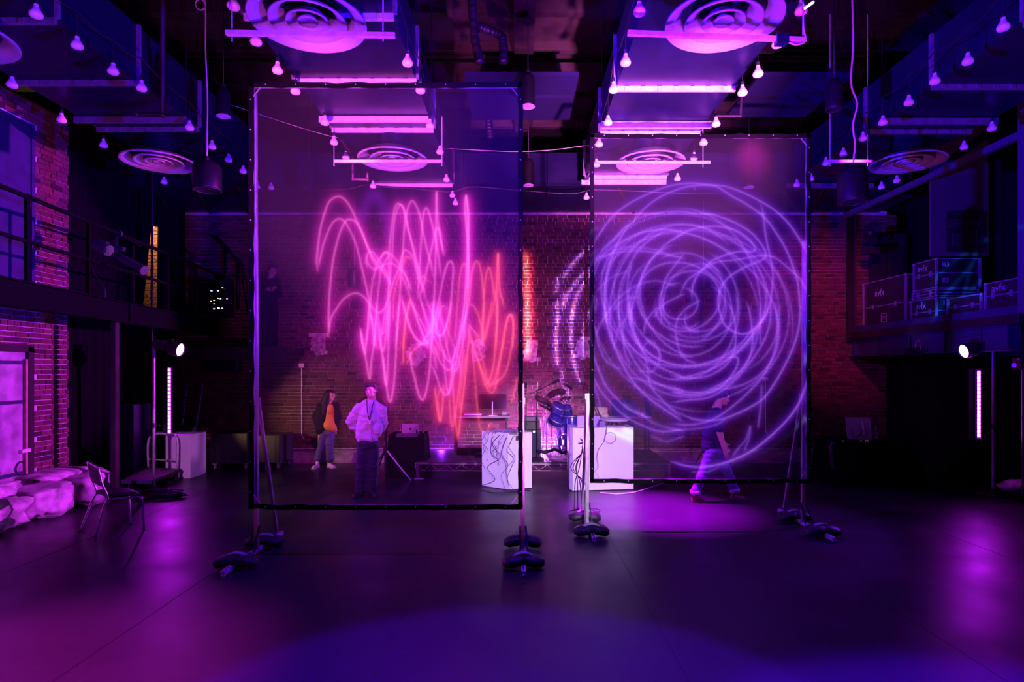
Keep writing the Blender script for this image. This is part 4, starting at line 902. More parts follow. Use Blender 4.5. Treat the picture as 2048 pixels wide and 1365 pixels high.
# small dark flood on the underside of the right gallery
fd = thing('flood_light', 'small black floodlight with a wire loop below the gallery of road cases', 'stage light', P(1823, 703, 10.6))
MB().box(P(1823, 706, 10.6), (.26, .2, .10), Matrix.Rotation(.15, 3, 'Y')).build('housing', M_black, fd); MB().cyl(P(1806, 702, 10.6), P(1838, 700, 10.6), .05, 10).build('reflector', M_black, fd)
MB().tube(catmull([P(1830, 697, 10.55), P(1832, 685, 10.55), P(1836, 681, 10.55), P(1840, 687, 10.55), P(1841, 712, 10.55)], 5), .003).build('safety_wire', M_galvb, fd)
# ------------------------------------------------------------------ hanging speakers
M_spk = mat('speaker_shell', (.008, .008, .009), .4, spec=.25)
def pendant(label, px, py, Y, d, h, topz, cablemat=M_cable, rim=None, cab=None, cr=.006):
    c = P(px, py, Y); t = thing('pendant_speaker', label, 'speaker', c); r = d / 2
    MB().lathe(c, [(.001, h / 2), (r * .55, h / 2 - .0), (r * .85, h / 2 - .03), (r, h / 2 - .08), (r, -h / 2 + .02), (r * .97, -h / 2), (r * .85, -h / 2), (r * .8, -h / 2 + .03), (.001, -h / 2 + .03)], 28).build('shell', M_spk, t)
    MB().lathe(c, [(r * 1.0, -h / 2 + .004), (r * 1.01, -h / 2 - .006), (r * .90, -h / 2 - .006), (r * .88, -h / 2 + .004)], 28, True).build('rim', rim or M_black, t)
    if rim is not None: MB().lathe(c, [(.001, -h / 2), (r * .9, -h / 2)], 28).build('grille', rim, t)
    MB().cyl(c + Vector((0, 0, h / 2)), c + Vector((0, 0, h / 2 + .05)), .03, 10).build('mount', M_black, t)
    if cab is None: cab = [c + Vector((0, 0, h / 2)), (c.x, c.y, topz)]
    MB().tube(cab, cr, 6).build('cable', cablemat, t)
    return t
M_rim = mat('speaker_rim', (.55, .50, .55), .5)
cb1 = catmull([P(1707, 337, 7.6), P(1707, 320, 7.6), P(1710, 290, 7.6), P(1706, 250, 7.6), P(1714, 215, 7.6), P(1713, 200, 7.6), P(1704, 178, 7.6), P(1702, 150, 7.6), P(1706, 100, 7.6), P(1706, 50, 7.6), P(1704, -10, 7.6), P(1704, -60, 7.6)], 6)
pendant('large black cylindrical speaker on a kinked pale cable over the gallery of road cases', 1705, 370, 7.6, .355, .44, 7, M_pcable, cab=cb1, cr=.012)
cb2 = catmull([P(414, 312, 8.2), P(414, 280, 8.2), P(415, 200, 8.2), P(411, 100, 8.2), P(411, 25, 8.2), P(408, 5, 8.2), P(400, -2, 8.2), P(391, 5, 8.2), P(394, 16, 8.2), P(404, 20, 8.2), P(411, 12, 8.2), P(409, 0, 8.2), P(402, -5, 8.2), P(412, -40, 8.2)], 6)
pendant('large black cylindrical speaker on a straight pale cable with a coil at its top', 414, 352, 8.2, .37, .39, 7, M_pcable, cab=cb2, cr=.010)
pendant('slim black tube speaker with a pale rim, hung nearest between the two ducts', 1056, 181, 8.2, .186, .44, 7.0, rim=M_rim)
pendant('slim black tube speaker with a pale rim, hung farther back between the two ducts', 1057, 345, 10.6, .185, .46, 7.0, rim=M_rim)
pendant('slim black tube speaker behind the pink wave screen, in front of the plenum', 617, 351, 10.6, .18, .46, 7.0)
pendant('slim black tube speaker behind the violet ring screen, in front of the plenum', 1498, 349, 10.6, .18, .46, 7.0, rim=M_rim)
pendant('black tube speaker with a pale rim beside the outermost duct, over the pale cable', 447, 205, 7.8, .17, .36, 7.0, rim=M_rim)
pendant('dark round speaker in the gloom beside the kinked pale cable', 1668, 190, 7.4, .19, .36, 7.0)
pendant('squat black speaker on a long wire inside the pink arches', 709, 555, 12.0, .26, .38, 5.4, M_galvb, cr=.004)
pendant('squat black speaker on a long wire near the heart of the violet rings', 1407, 558, 12.0, .25, .37, 5.4, M_galvb, cr=.004)
MB_ = MB().cyl(P(1056, 45, 8.2), P(1056, 38, 8.2), .09, 16, .07)
tag(MB_.build('ceiling_rose', M_black), 'round black mounting plate on the timber beam above the slim speaker', 'mount')
# ribbed hoses, pipes
for lab, pts, Y, r in (('ribbed dark hose dropping between the ducts, longer one', [(943, -10), (946, 30), (950, 80), (960, 125)], 7.6, .055), ('ribbed dark hose bending down between the ducts, shorter one', [(955, 52), (975, 60), (1000, 70), (1006, 85), (1007, 125)], 7.8, .055), ('ribbed dark hose behind the pink wave screen, near its upper corner', [(977, 235), (979, 255), (981, 275)], 10.2, .06)):
    pts3 = catmull([P(a, b, Y) for a, b in pts], 12); t = thing('ribbed_hose', lab, 'hose', pts3[-1])
    MB().tube(pts3, [r * (1 + .12 * math.sin(i * 1.6)) for i in range(len(pts3))], 12).build('hose', M_black, t)
    for i in range(3, len(pts3) - 1, 9):
        d = (pts3[i + 1] - pts3[i - 1]).normalized(); MB().cyl(pts3[i] - d * .02, pts3[i] + d * .02, r * 1.08, 14).build('clip', M_steel, t)
def pipe(label, pts, r, m=M_steel, k=1):
    p3 = [P(*q) for q in pts]; b = MB()
    for a, c in zip(p3[:-1], p3[1:]): b.cyl(a, c, r, 10)
    for a in p3[1:-1]: b.ball(a, r * 1.35, 10, 6)
    return tag(b.build('iron_pipe', m, loc=p3[0]), label, 'pipe')
pipe('dark iron pipe elbow hanging below the outermost duct beside the pale cable', [(325, 0, 7.0), (325, 230, 7.3), (274, 229, 7.3), (272, 223, 7.3)], .028)
pipe('dark iron pipe elbow seen through the pink wave screen beside the far diffuser', [(665, 255, 8.9), (705, 312, 8.9), (706, 359, 8.9), (735, 360, 8.9), (735, 346, 8.9)], .025)
pipe('iron pipe elbow beside the duct over the violet ring screen', [(1432, 232, 7.7), (1481, 232, 7.7), (1483, 195, 7.7)], .016, M_steel)
# slack cable along the plenum
cc = catmull([P(505, 380, 10.9), P(600, 381, 10.9), P(690, 379, 10.9), P(730, 370, 10.9), P(760, 374, 10.9), P(830, 378, 10.9), P(900, 384, 10.9), P(945, 374, 10.9), P(1040, 381, 10.9), P(1140, 388, 10.9), P(1190, 380, 10.9), P(1300, 384, 10.9), P(1400, 388, 10.9), P(1500, 384, 10.9), P(1620, 386, 10.9)], 6)
tag(MB().tube(cc, .014, 6).build('slack_cable', M_cable), 'black slack cable slung along the bottom edge of the plenum', 'cable')
tag(MB().tube(catmull([P(400, 190, 10.0), P(700, 282, 10.2), P(930, 299, 10.2), P(1060, 303, 10.2), P(1180, 290, 10.2), P(1400, 255, 10.2)], 6), .005, 5).build('slack_cable', M_pcable), 'thin pale cable sagging across below the roof', 'cable')
# ------------------------------------------------------------------ LED battens and par lamps on stands
M_led = mat('led_dot', (1, .6, 1), emit=(.62, .016, .9), est=62)
def batten(label, px, py0, py1, Y, n=17, cx_off=-.05):
    a, b = P(px, py1, Y), P(px, py0, Y); t = thing('led_batten', label, 'stage light', (a.x, Y + .05, a.z - .02))
    MB().box((a.x + cx_off, Y + .05, (a.z + b.z) / 2), (.17, .08, b.z - a.z + .08)).build('housing', mat('batten_black', (.03, .03, .04), .35), t)
    for s in (-.03, .03): MB().box((a.x + s, Y + .0, (a.z + b.z) / 2), (.006, .02, b.z - a.z + .04)).build('fin', M_alu, t)
    MB().box((a.x, Y + .014, (a.z + b.z) / 2), (.075, .012, b.z - a.z + .03)).build('halo_strip', mat('violet_halo', (.2, .05, .5), .4, emit=(.20, .0, .95), est=.5), t)  # glowing strip added to stand in for the halo round the LEDs
    for k in range(n):
        z = a.z + .03 + (b.z - a.z - .06) * k / (n - 1)
        MB().cyl((a.x, Y + .012, z), (a.x, Y - .004, z), .029, 14, .029).build('led', M_led, t)
    return t
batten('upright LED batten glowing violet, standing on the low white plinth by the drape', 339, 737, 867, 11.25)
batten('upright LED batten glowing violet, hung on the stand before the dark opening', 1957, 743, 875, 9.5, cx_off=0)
area('batten glow', P(339, 800, 11.1), P(500, 900, 7), (.50, .0, 1), 8, .06, 1.0, 170)
area('batten glow', P(1956, 810, 9.35), P(1800, 900, 6), (.40, .0, 1), 8, .06, 1.0, 170)
def parlamp(label, px, py, Y, dirv, m_em, body_px):
    c = P(px, py, Y); d = Vector(dirv).normalized(); t = thing('par_lamp', label, 'stage light', c)
    R = d.to_track_quat('Z', 'Y').to_matrix()
    MB().lathe(c, [(.001, -.005), (.105, -.005)], 28, R=R).build('lens', m_em, t)
    MB().lathe(c, [(.118, .012), (.118, -.02), (.11, -.16), (.08, -.22), (.001, -.23)], 28, R=R).lathe(c, [(.118, .012), (.106, .012), (.104, -.01)], 28, R=R).build('housing', M_black, t)
    bk = c - d * .12; e = P(*body_px)
    MB().bar(bk + Vector((0, 0, .14)), Vector((e.x, e.y, c.z + .14)), .04, .012).bar(bk + Vector((0, 0, -.02)), bk + Vector((0, 0, .15)), .012, .04, up=(0, 1, 0)).build('yoke', M_black, t)
    MB().box(e + Vector((0, 0, .10)), (.07, .07, .10)).build('clamp', M_black, t)
    MB().box(bk - d * .18, (.17, .15, .17), R).build('driver_box', M_black, t)
    return t
M_par = mat('par_lens', (1, .8, 1), emit=(.62, .22, 1), est=6)
parlamp('bright par lamp facing across the floor beside the upright batten and white plinth', 360, 700, 9.8, (.98, -.08, -.24), M_par, (309, 700, 9.8))
parlamp('bright par lamp below the gallery of road cases, facing across the floor', 1928, 703, 9.3, (-.97, .0, -.26), M_par, (1985, 703, 9.4))
spot('par beam', P(368, 702, 9.6), P(1100, 960, 8.2), (.35, .02, 1), 520, 60, .7, .1)
spot('par beam', P(1918, 705, 9.1), P(1300, 1000, 7.6), (.22, .01, 1), 560, 60, .7, .1)
def stand(label, px, pytop, pyb, Y, m=M_alu, r=.022, legs=.33):
    a, b = P(px, pytop, Y), P(px, pyb, Y); b.z = 0; t = thing('lamp_stand', label, 'stand', b)
    MB().cyl(b + Vector((0, 0, .02)), a, r, 12).build('pole', m, t)
    MB().cyl(a - Vector((0, 0, .02)), a + Vector((0, 0, .03)), r * 1.5, 12).build('cap', M_galvb, t)
    MB().lathe(b, [(.001, 0), (legs * .7, 0), (legs * .7, .02), (.05, .035), (.03, .10), (.001, .10)], 24).build('base', M_black, t)
    MB().cyl(b + Vector((0, 0, 1.05)), b + Vector((0, 0, 1.13)), r * 1.5, 12).bar(b + Vector((0, 0, 1.09)), b + Vector((.1, 0, 1.09)), .015, .02).build('collar', M_black, t)
    return t
stand('bare metal lamp pole on a round base in front of the flatbed trolley', 308, 688, 985, 9.8)
stand('dark metal lamp pole with the hanging batten, by the dark opening', 1986, 690, 990, 9.6, mat('violet_pole', (.35, .33, .36), .4, .6))
MB_ = thing('cable_heap', 'heap of loose black cable around the foot of the bare metal lamp pole', 'cable', P(315, 1000, 9.2), kind=None)
rs2 = random.Random(3); c0 = P(318, 996, 9.35); c0.z = 0
for k in range(7):
    pp = []
    for j in range(14):
        a = j * .9 + k; rr = .12 + .22 * rs2.random(); pp.append(Vector((c0.x + math.cos(a) * rr * 1.3, c0.y + math.sin(a) * rr * .6, .015 + .02 * rs2.random() + .012 * k)))
    MB().tube(catmull(pp, 5), .010, 6).build('loop', M_cable, MB_)
# ------------------------------------------------------------------ plinths
def plinth(label, corners, h, m=M_ply, hollow=False):
    xs_ = [c[0] for c in corners]; ys_ = [c[1] for c in corners]; t = thing('plinth', label, 'plinth', (sum(xs_) / 4, sum(ys_) / 4, 0))
    MB().prism(corners, .012, h).build('box', m, t)
    MB().prism([(sum(xs_) / 4 + (x - sum(xs_) / 4) * .96, sum(ys_) / 4 + (y - sum(ys_) / 4) * .96) for x, y in corners], 0, .012).build('foot_recess', M_black, t); return t
plinth('white box plinth holding tangled cables, beside the inner leg of the pink wave screen', [(-.158, 9.95), (.243, 10.10), (.02, 10.62), (-.61, 10.28)][::1], .95)
plinth('wide white box plinth with the turntable, crossed by the violet ring screen edge', [(.865, 9.96), (.91, 9.86), (1.93, 9.98), (1.93, 10.5), (.87, 10.5)], 1.04)
pw = thing('plinth', 'low white plinth with an open dark side, under the upright batten by the drape', 'plinth', (-6.55, 11.4, 0))
pa_ = P(325, 955, 10.95); pr_ = P(375, 955, 10.95); plx = P(278, 955, 11.3)
MB().prism([(pa_.x, 11.05), (pr_.x, 11.05), (pr_.x, 11.6), (pa_.x, 11.6)], .0, .80).build('box', M_ply, pw)
MB().prism([(plx.x, 11.55), (pa_.x, 11.2), (pa_.x, 11.6), (plx.x, 11.6)], .77, .80).prism([(plx.x, 11.53), (plx.x + .02, 11.52), (plx.x + .02, 11.6), (plx.x, 11.6)], 0, .8).build('side_frame', M_ply, pw)
# ------------------------------------------------------------------ flatbed trolley
tr = thing('flatbed_trolley', 'flatbed trolley with a tubular push handle and pale green tape on its edge', 'trolley', P(300, 965, 10.2))
A1, A2, A3, A4 = P(243, 962, 9.75), P(303, 962, 9.75), P(363, 943, 10.9), P(296, 943, 11.1)
for v in (A1, A2, A3, A4): v.z = .19
MB().prism([(A1.x, A1.y), (A2.x, A2.y), (A3.x, A3.y), (A4.x, A4.y)], .15, .20).build('deck', M_deck, tr)
M_tape = mat('green_tape', (.30, .62, .55), .6)
for u0, u1 in ((0, .33), (.52, 1)):
    p, q = A1.lerp(A2, u0), A1.lerp(A2, u1); MB().bar((p.x, p.y - .006, .175), (q.x, q.y - .006, .175), .008, .055).build('tape', M_tape, tr)
hp = [A3 + Vector((-.06, -.04, 0)), A3 + Vector((-.05, -.04, .50)), A3 + Vector((-.11, -.03, .63)), A4 + Vector((.16, .0, .63)), A4 + Vector((.03, -.04, .50)), A4 + Vector((.03, -.04, 0))]
MB().tube(catmull(hp[:3], 4) + catmull(hp[3:], 4), .017, 8).build('handle', M_galvb, tr)
MB().cyl(hp[0] + Vector((0, 0, .16)), hp[5] + Vector((0, 0, .16)), .014, 8).build('crossbar', M_galvb, tr)
for v in (A1.lerp(A3, .08), A2.lerp(A4, .08), A3.lerp(A1, .08), A4.lerp(A2, .08)):
    wh = MB().lathe((v.x, v.y, .068), [(.02, -.018), (.066, -.018), (.068, 0), (.066, .018), (.02, .018)], 20, True, R=Matrix.Rotation(math.pi / 2, 3, 'Y') @ Matrix.Rotation(.4, 3, 'X')).build('wheel', M_black, tr)
    MB().bar((v.x - .03, v.y, .06), (v.x - .03, v.y, .15), .03, .004, up=(1, 0, 0)).bar((v.x + .03, v.y, .06), (v.x + .03, v.y, .15), .03, .004, up=(1, 0, 0)).box((v.x, v.y, .146), (.08, .07, .006)).build('fork', M_galvb, wh)
# ------------------------------------------------------------------ stacking chair
M_pad = mat('chair_vinyl', (.010, .008, .012), .55, spec=.2)
ch = thing('stacking_chair', 'chrome legged black stacking chair facing across the floor beside the stone footing', 'chair', (-4.9, 7.4, 0))
FL, FR_, BL, BR = P(288, 1058, 7.5), P(261, 1050, 7.72), P(191, 1074, 7.15), P(160, 1063, 7.4)
for v in (FL, FR_, BL, BR): v.z = 0
sB1, sB2 = P(212, 998, 7.2), P(190, 990, 7.55); sF1, sF2 = P(283, 990, 7.35), P(256, 985, 7.7)
for v in (sB1, sB2, sF1, sF2): v.z = .44
def leg(a, pts): return MB().tube(catmull(pts, 5), .0125, 10).build('leg', M_chrome, ch)
tB1, tB2 = P(196, 932, 7.12), P(175, 926, 7.55)
for v in (tB1, tB2): v.z = .84
leg(0, [FL, sF1 + Vector((.01, 0, -.05)), sF1 + Vector((-.02, 0, 0)), sF1.lerp(sB1, .4), sB1])
leg(0, [FR_, sF2 + Vector((.01, 0, -.05)), sF2 + Vector((-.02, 0, 0)), sF2.lerp(sB2, .4), sB2])
MB().tube(catmull([BL, BL.lerp(sB1, .8) + Vector((.0, 0, 0)), sB1 + Vector((.02, 0, .03)), tB1 + (sB1 - tB1) * .5, tB1], 6), .0125, 10).build('leg', M_chrome, ch)
MB().tube(catmull([BR, BR.lerp(sB2, .8), sB2 + Vector((.02, 0, .03)), tB2 + (sB2 - tB2) * .5, tB2], 6), .0125, 10).build('leg', M_chrome, ch)
def pad(name, cs, th, n=8):
    a, b, c, d = cs; nrm = (b - a).cross(d - a).normalized(); vs = []; fs = []
    for s in (1, -1):
        for i in range(n + 1):
            for j in range(n + 1):
                u, v = i / n, j / n; u2 = .5 + (u - .5); p = a.lerp(b, u).lerp(d.lerp(c, u), v); k = (1 - (2 * u - 1) ** 6) * (1 - (2 * v - 1) ** 6)
                p = p.lerp((a + b + c + d) / 4, .06 * (abs(2 * u - 1) * abs(2 * v - 1)) ** 3); vs.append(p + nrm * s * th * (.35 + .65 * max(0, k) ** .5))
    m = (n + 1) ** 2
    for i in range(n):
        for j in range(n):
            q = i * (n + 1) + j; fs += [(q, q + 1, q + n + 2, q + n + 1), (m + q, m + q + n + 1, m + q + n + 2, m + q + 1)]
    for i in range(n):
        for q, r in ((i, i + 1), ((n * (n + 1)) + i, n * (n + 1) + i + 1), (i * (n + 1), (i + 1) * (n + 1)), (i * (n + 1) + n, (i + 1) * (n + 1) + n)): fs.append((q, r, m + r, m + q))
    return MB().add(vs, fs, True).build(name, M_pad, ch)
up = Vector((0, 0, .035))
pad('seat', [sB1 + up, sF1 + up, sF2 + up, sB2 + up], .026)
l1, l2 = sB1.lerp(tB1, .38), sB2.lerp(tB2, .38)
pad('backrest', [l1, tB1 + Vector((0, 0, .02)), tB2 + Vector((0, 0, .02)), l2], .018)
MB().cyl(tB1, tB2, .012, 8).build('back_frame', M_chrome, ch)
for v in (FL, FR_, BL, BR): MB().cyl(v, v + Vector((0, 0, .02)), .016, 10).build('glide', M_black, ch)
# ------------------------------------------------------------------ things at the far left of the back wall
def cart(label, px0, px1, pyt, pyb, Y, dep, casters=True):
    a, b = P(px0, pyb, Y), P(px1, pyt, Y); z0 = .14 if casters else 0; t = thing('road_case', label, 'road case', ((a.x + b.x) / 2, Y + dep / 2, 0))
    MB().box(((a.x + b.x) / 2, Y + dep / 2, (z0 + b.z) / 2), (b.x - a.x, dep, b.z - z0)).build('body', mat('grey_case', (.035, .033, .04), .5), t)
    for x in (a.x + .06, b.x - .06): MB().box((x, Y - .008, (z0 + b.z) / 2), (.10, .012, b.z - z0)).build('edge_plate', M_black, t)
    if casters:
        for x in (a.x + .06, b.x - .06):
            for y in (Y + .08, Y + dep - .08):
                wh = MB().lathe((x, y, .055), [(.015, -.016), (.053, -.016), (.055, 0), (.053, .016), (.015, .016)], 18, True, R=Matrix.Rotation(math.pi / 2, 3, 'Y')).build('caster', M_alu, t)
                MB().box((x, y, .125), (.09, .09, .02)).bar((x - .024, y, .05), (x - .024, y, .12), .03, .004, up=(1, 0, 0)).build('fork', M_galvb, wh)
    return t
cart('low grey wheeled case against the back wall beside the tall pink screen post', 421, 495, 868, 935, 11.9, .7)
cart('low grey wheeled case half behind the outer edge of the pink wave screen', 499, 560, 872, 935, 12.0, .7)
bx = tag(MB().box((P(255, 900, 11.2).x, 11.2, .68), (.55, .5, 1.36)).box((P(255, 900, 11.2).x, 10.94, .68), (.47, .02, 1.25)).build('flat_box', mat('navy_board', (.03, .035, .08), .7), loc=(P(255, 900, 11.2).x, 11.2, 0)), 'tall navy board box standing behind the slim steel column', 'box')
# leaning folded ladder
ldr = thing('folding_ladder', 'folded blue ladder leaning on the back wall beside the low white plinth', 'ladder', P(385, 905, 12.6))
for p, q in (((404, 765, 12.8), (378, 934, 12.3)), ((372, 770, 12.85), (352, 933, 12.4))):
    MB().bar(P(*p), P(*q), .06, .03, up=(0, 1, 0)).build('rail', mat('blue_rail', (.08, .08, .18), .5), ldr)
for k in range(6):
    u = (k + .5) / 6; p = P(404, 765, 12.8).lerp(P(382, 905, 12.3), u); q = P(372, 770, 12.85).lerp(P(360, 880, 12.4), u); MB().bar(p, q, .03, .03).build('rung', M_black, ldr)
# conduits and boxes on the back wall
def conduit(label, px, y0, y1, m=M_galvb):
    a, b = P(px, y0, 12.93), P(px, y1, 12.93); t = thing('wall_conduit', label, 'conduit', b)
    MB().cyl(a, b, .010, 8).build('tube', m, t); MB().box(a + Vector((0, 0, .04)), (.10, .05, .09)).build('box', M_galvb, t); MB().tube(catmull([b, b + Vector((.02, -.02, -.05)), b + Vector((.06, -.02, -.12))], 4), .006).build('tail', m, t); return t
conduit('thin metal conduit down the brick from a small box, beside the woman in yellow', 603, 735, 868)
conduit('thin metal conduit down the brick, seen low through the violet ring screen', 1531, 762, 862)
tag(MB().cyl(P(562, 898, 12.9), P(905, 897, 12.9), .008, 6).build('skirting_pipe', M_galvb), 'thin pipe run along the foot of the brick wall behind the two standing people', 'pipe')
wr_ = thing('wall_bracket', 'dark horizontal bracket on the brick behind the violet rings', 'bracket', P(1465, 675, 12.8))
MB().bar(P(1403, 668, 12.8), P(1530, 672, 12.8), .05, .04).build('bar', M_black, wr_); MB().bar(P(1403, 683, 12.8), P(1520, 683, 12.8), .04, .03).build('bar', M_black, wr_); MB().bar(P(1402, 600, 12.8), P(1402, 684, 12.8), .03, .03, up=(0, 1, 0)).build('hanger', M_black, wr_)
# ------------------------------------------------------------------ risers
def riser(label, x0, x1, y0=10.95, y1=12.75, h=.31):
    t = thing('stage_riser', label, 'stage riser', ((x0 + x1) / 2, (y0 + y1) / 2, 0))
    MB().box(((x0 + x1) / 2, (y0 + y1) / 2, h - .012), (x1 - x0, y1 - y0, .024)).build('deck', M_deck, t)
    e = MB(); zc = h - .055
    e.box(((x0 + x1) / 2, y0 + .01, h - .03), (x1 - x0, .02, .03)).box(((x0 + x1) / 2, y0 + .01, h - .155), (x1 - x0, .02, .015))
    n = int((x1 - x0) / .14)
    for i in range(n):
        xa = x0 + (x1 - x0) * i / n; xb = x0 + (x1 - x0) * (i + 1) / n; za, zb = (h - .15, h - .045) if i % 2 else (h - .045, h - .15); e.bar((xa, y0 + .01, za), (xb, y0 + .01, zb), .008, .008)
    e.build('truss_edge', mat('riser_aluminium', (.30, .24, .28), .4, .6), t)
    for x in (x0 + .03, x1 - .03):
        for y in (y0 + .03, y1 - .03):
            MB().box((x, y, h / 2 - .01), (.045, .045, h - .03)).build('leg', mat('riser_aluminium', (.30, .24, .28), .4, .6), t)
            MB().box((x + .03, y - .01, .008), (.16, .07, .014)).build('foot', M_galvb, t)
    MB().box((x0 + .12, y0 - .004, h - .016), (.24, .006, .014)).box((x0 - .002, y0 - .004, h - .06), (.014, .006, .10)).build('marking_tape', mat('pale_tape', (.70, .85, .70), .6), t)
    return t
riser('stage riser nearest the draped laptop table, its taped corner showing', -1.86, -.32)
riser('stage riser under the drum kit, mostly hidden by the white plinths', -.30, 1.24)
riser('stage riser under the desk with two angled monitors, its truss edge bare', 1.26, 2.80)
tag(MB().box((-.95, 12.0, .37), (.5, .35, .1)).box((-.6, 11.7, .34), (.4, .3, .06)).build('cloth_pile', M_drape, loc=(-.8, 11.9, .31)), 'crumpled black cloth left on the riser by the keyboard desk', 'cloth')
# ------------------------------------------------------------------ keyboard desk with monitor
dk = thing('desk', 'slim standing desk with a pink lit edge on the riser, carrying a wide monitor', 'desk', (-.75, 12.3, .31))
d0, d1 = P(905, 834, 12.15), P(1020, 834, 12.15)
MB().box(((d0.x + d1.x) / 2, 12.35, d0.z), (d1.x - d0.x, .5, .035)).build('desktop', M_white, dk)
for x in (d0.x + .05, d1.x - .08):
    for y in (12.18, 12.55): MB().box((x, y, (.31 + d0.z) / 2), (.035, .035, d0.z - .33)).build('leg', M_black, dk)
MB().box(((d0.x + d1.x) / 2, 12.55, d0.z - .06), (d1.x - d0.x - .1, .02, .08)).build('rail', M_black, dk)
kb = tag(MB().box(P(946, 829, 12.2), (.36, .18, .03)).build('keyboard', mat('pale_keyboard', (.8, .78, .8), .5), loc=P(946, 829, 12.2)), 'pale keyboard lying on the desk in front of the wide monitor', 'keyboard')
tag(MB().box(P(925, 829, 12.3), (.14, .2, .035)).build('audio_interface', M_black, loc=P(925, 829, 12.3)), 'small black box beside the pale keyboard on the desk', 'audio gear')
tag(MB().box(P(1009, 827, 12.2), (.09, .1, .07)).build('tape_dispenser', M_white, loc=P(1009, 827, 12.2)), 'small white box at the end of the keyboard desk', 'box')
mo = thing('monitor', 'wide dark monitor showing dim pink reflections on the keyboard desk', 'monitor', P(985, 830, 12.3))
q0, q1 = P(957, 820, 12.25), P(1013, 789, 12.25)
MB().box(((q0.x + q1.x) / 2, 12.25, (q0.z + q1.z) / 2), (q1.x - q0.x, .03, q1.z - q0.z)).build('screen', mat('monitor_glass', (.008, .006, .012), .12), mo)
MB().box(((q0.x + q1.x) / 2 - .01, 12.24, q0.z + .01), (q1.x - q0.x, .03, .02)).build('bezel', M_black, mo)
MB().box(((q0.x + q1.x) / 2, 12.225, (q0.z + P(0, 832, 12.25).z) / 2 + .06), (.022, .02, .34)).box(P(985, 831, 12.3), (.22, .16, .012)).build('stand', M_galvb, mo)
# desk with two music stand like screens, behind the ring screen
d2 = thing('desk', 'slim standing desk on the riser behind the violet ring screen', 'desk', (2.4, 12.3, .31))
e0, e1 = P(1218, 835, 12.1), P(1303, 835, 12.1)
MB().box(((e0.x + e1.x) / 2, 12.3, e0.z), (e1.x - e0.x, .45, .035)).build('desktop', M_white, d2)
for x in (e0.x + .05, (e0.x + e1.x) / 2 + .04, e1.x - .05):
    for y in (12.15, 12.48): MB().box((x, y, (.31 + e0.z) / 2), (.03, .03, e0.z - .33)).build('leg', M_black, d2)
for k in range(8):
    x = e0.x + .25 + k * .045; MB().tube(catmull([(x, 12.2, e0.z - .02), (x + .02, 12.18, .9), (x - .02, 12.15, .6), (x + .03, 12.1, .33)], 5), .006).build('dangling_cable', M_cable, d2)
def lap(label, px0, px1, pyt, pyb, Y, rot=0, m=None, lean=.0, logo=None, name='monitor', cat='monitor'):
    a, b = P(px0, pyb, Y), P(px1, pyt, Y); c = (a + b) / 2; t = thing(name, label, cat, (c.x, Y, a.z)); R = Matrix.Rotation(rot, 3, 'Z') @ Matrix.Rotation(-lean, 3, 'X')
    MB().box(c, (b.x - a.x, .018, b.z - a.z), R).build('screen', m or M_blackm, t)
    MB().box((c.x, Y + .08, a.z + .008), (b.x - a.x, .22, .014)).build('base', m or M_black, t)
    if logo: MB().cyl(c + R @ Vector((0, -.012, 0)), c + R @ Vector((0, -.009, 0)), logo, 18).build('emblem', M_black, t)
    return t
M_nav = mat('navy_screen', (.03, .035, .14), .3)
lap('dark monitor turned away, at the end of the second desk', 1222, 1246, 800, 833, 12.15, .15, M_nav)
lap('dark monitor turned away, beside its twin on the second desk', 1248, 1274, 800, 833, 12.15, -.15, M_nav)
lap('narrow dark screen tilted steeply at the far end of the second desk', 1288, 1301, 795, 833, 12.15, .5, M_nav, .3)
tag(MB().box(P(1285, 828.5, 12.1), (.06, .05, .07)).build('table_lamp', M_white, loc=P(1285, 822, 12.1)), 'tiny white cube lamp on the second desk', 'lamp')
# ------------------------------------------------------------------ draped table with laptop (left of riser)
def draped(label, x0, x1, y0, y1, h, m=M_drape, name='draped_table'):
    t = thing(name, label, 'table', ((x0 + x1) / 2, (y0 + y1) / 2, 0)); n = 80; per = []
    L = [(x0, y0), (x1, y0), (x1, y1), (x0, y1)]
    for s in range(4):
        a, b = Vector(L[s]), Vector(L[(s + 1) % 4]); nn = Vector((b.y - a.y, a.x - b.x)).normalized()
        for i in range(n // 4): u = i / (n // 4); p = a.lerp(b, u); per.append((p, nn, s * 20 + i))
    vs = []
    for k, z in enumerate((h, h - .02, h * .5, .01)):
        for p, nn, i in per:
            w_ = (0, .01, .03 + .02 * math.sin(i * 1.3), .06 + .035 * math.sin(i * 1.3 + 1))[k]; q = p + nn * w_; vs.append((q.x, q.y, z))
    N_ = len(per); fs = [(k * N_ + i, k * N_ + (i + 1) % N_, (k + 1) * N_ + (i + 1) % N_, (k + 1) * N_ + i) for k in range(3) for i in range(N_)]
    b = MB().add(vs, fs, True); b.build('cloth', m, t); MB().box(((x0 + x1) / 2, (y0 + y1) / 2, h - .008), (x1 - x0, y1 - y0, .012)).build('tabletop', m, t); return t
draped('small table under a black cloth with a pale laptop, between tripod and riser', -2.38, -1.74, 11.1, 11.7, .80)
lap('pale open laptop with a dark round emblem on the black draped table', 804, 838, 848, 869, 11.4, .1, M_white, .1, .022, 'laptop', 'laptop')
tag(MB().box(P(816, 871, 11.15), (.40, .22, .05)).build('mixing_desk', mat('dim_grey', (.12, .10, .13), .5), loc=P(816, 871, 11.15)), 'low mixing desk in front of the pale laptop on the draped table', 'audio gear')
hd = thing('headphones', 'bunched black headphones beside the pale laptop', 'headphones', P(840, 868, 11.25))
MB().lathe(P(840, 861, 11.25), [(.062, -.012), (.072, 0), (.062, .012)], 18, True, R=Matrix.Rotation(math.pi / 2, 3, 'X')).build('band', M_black, hd)
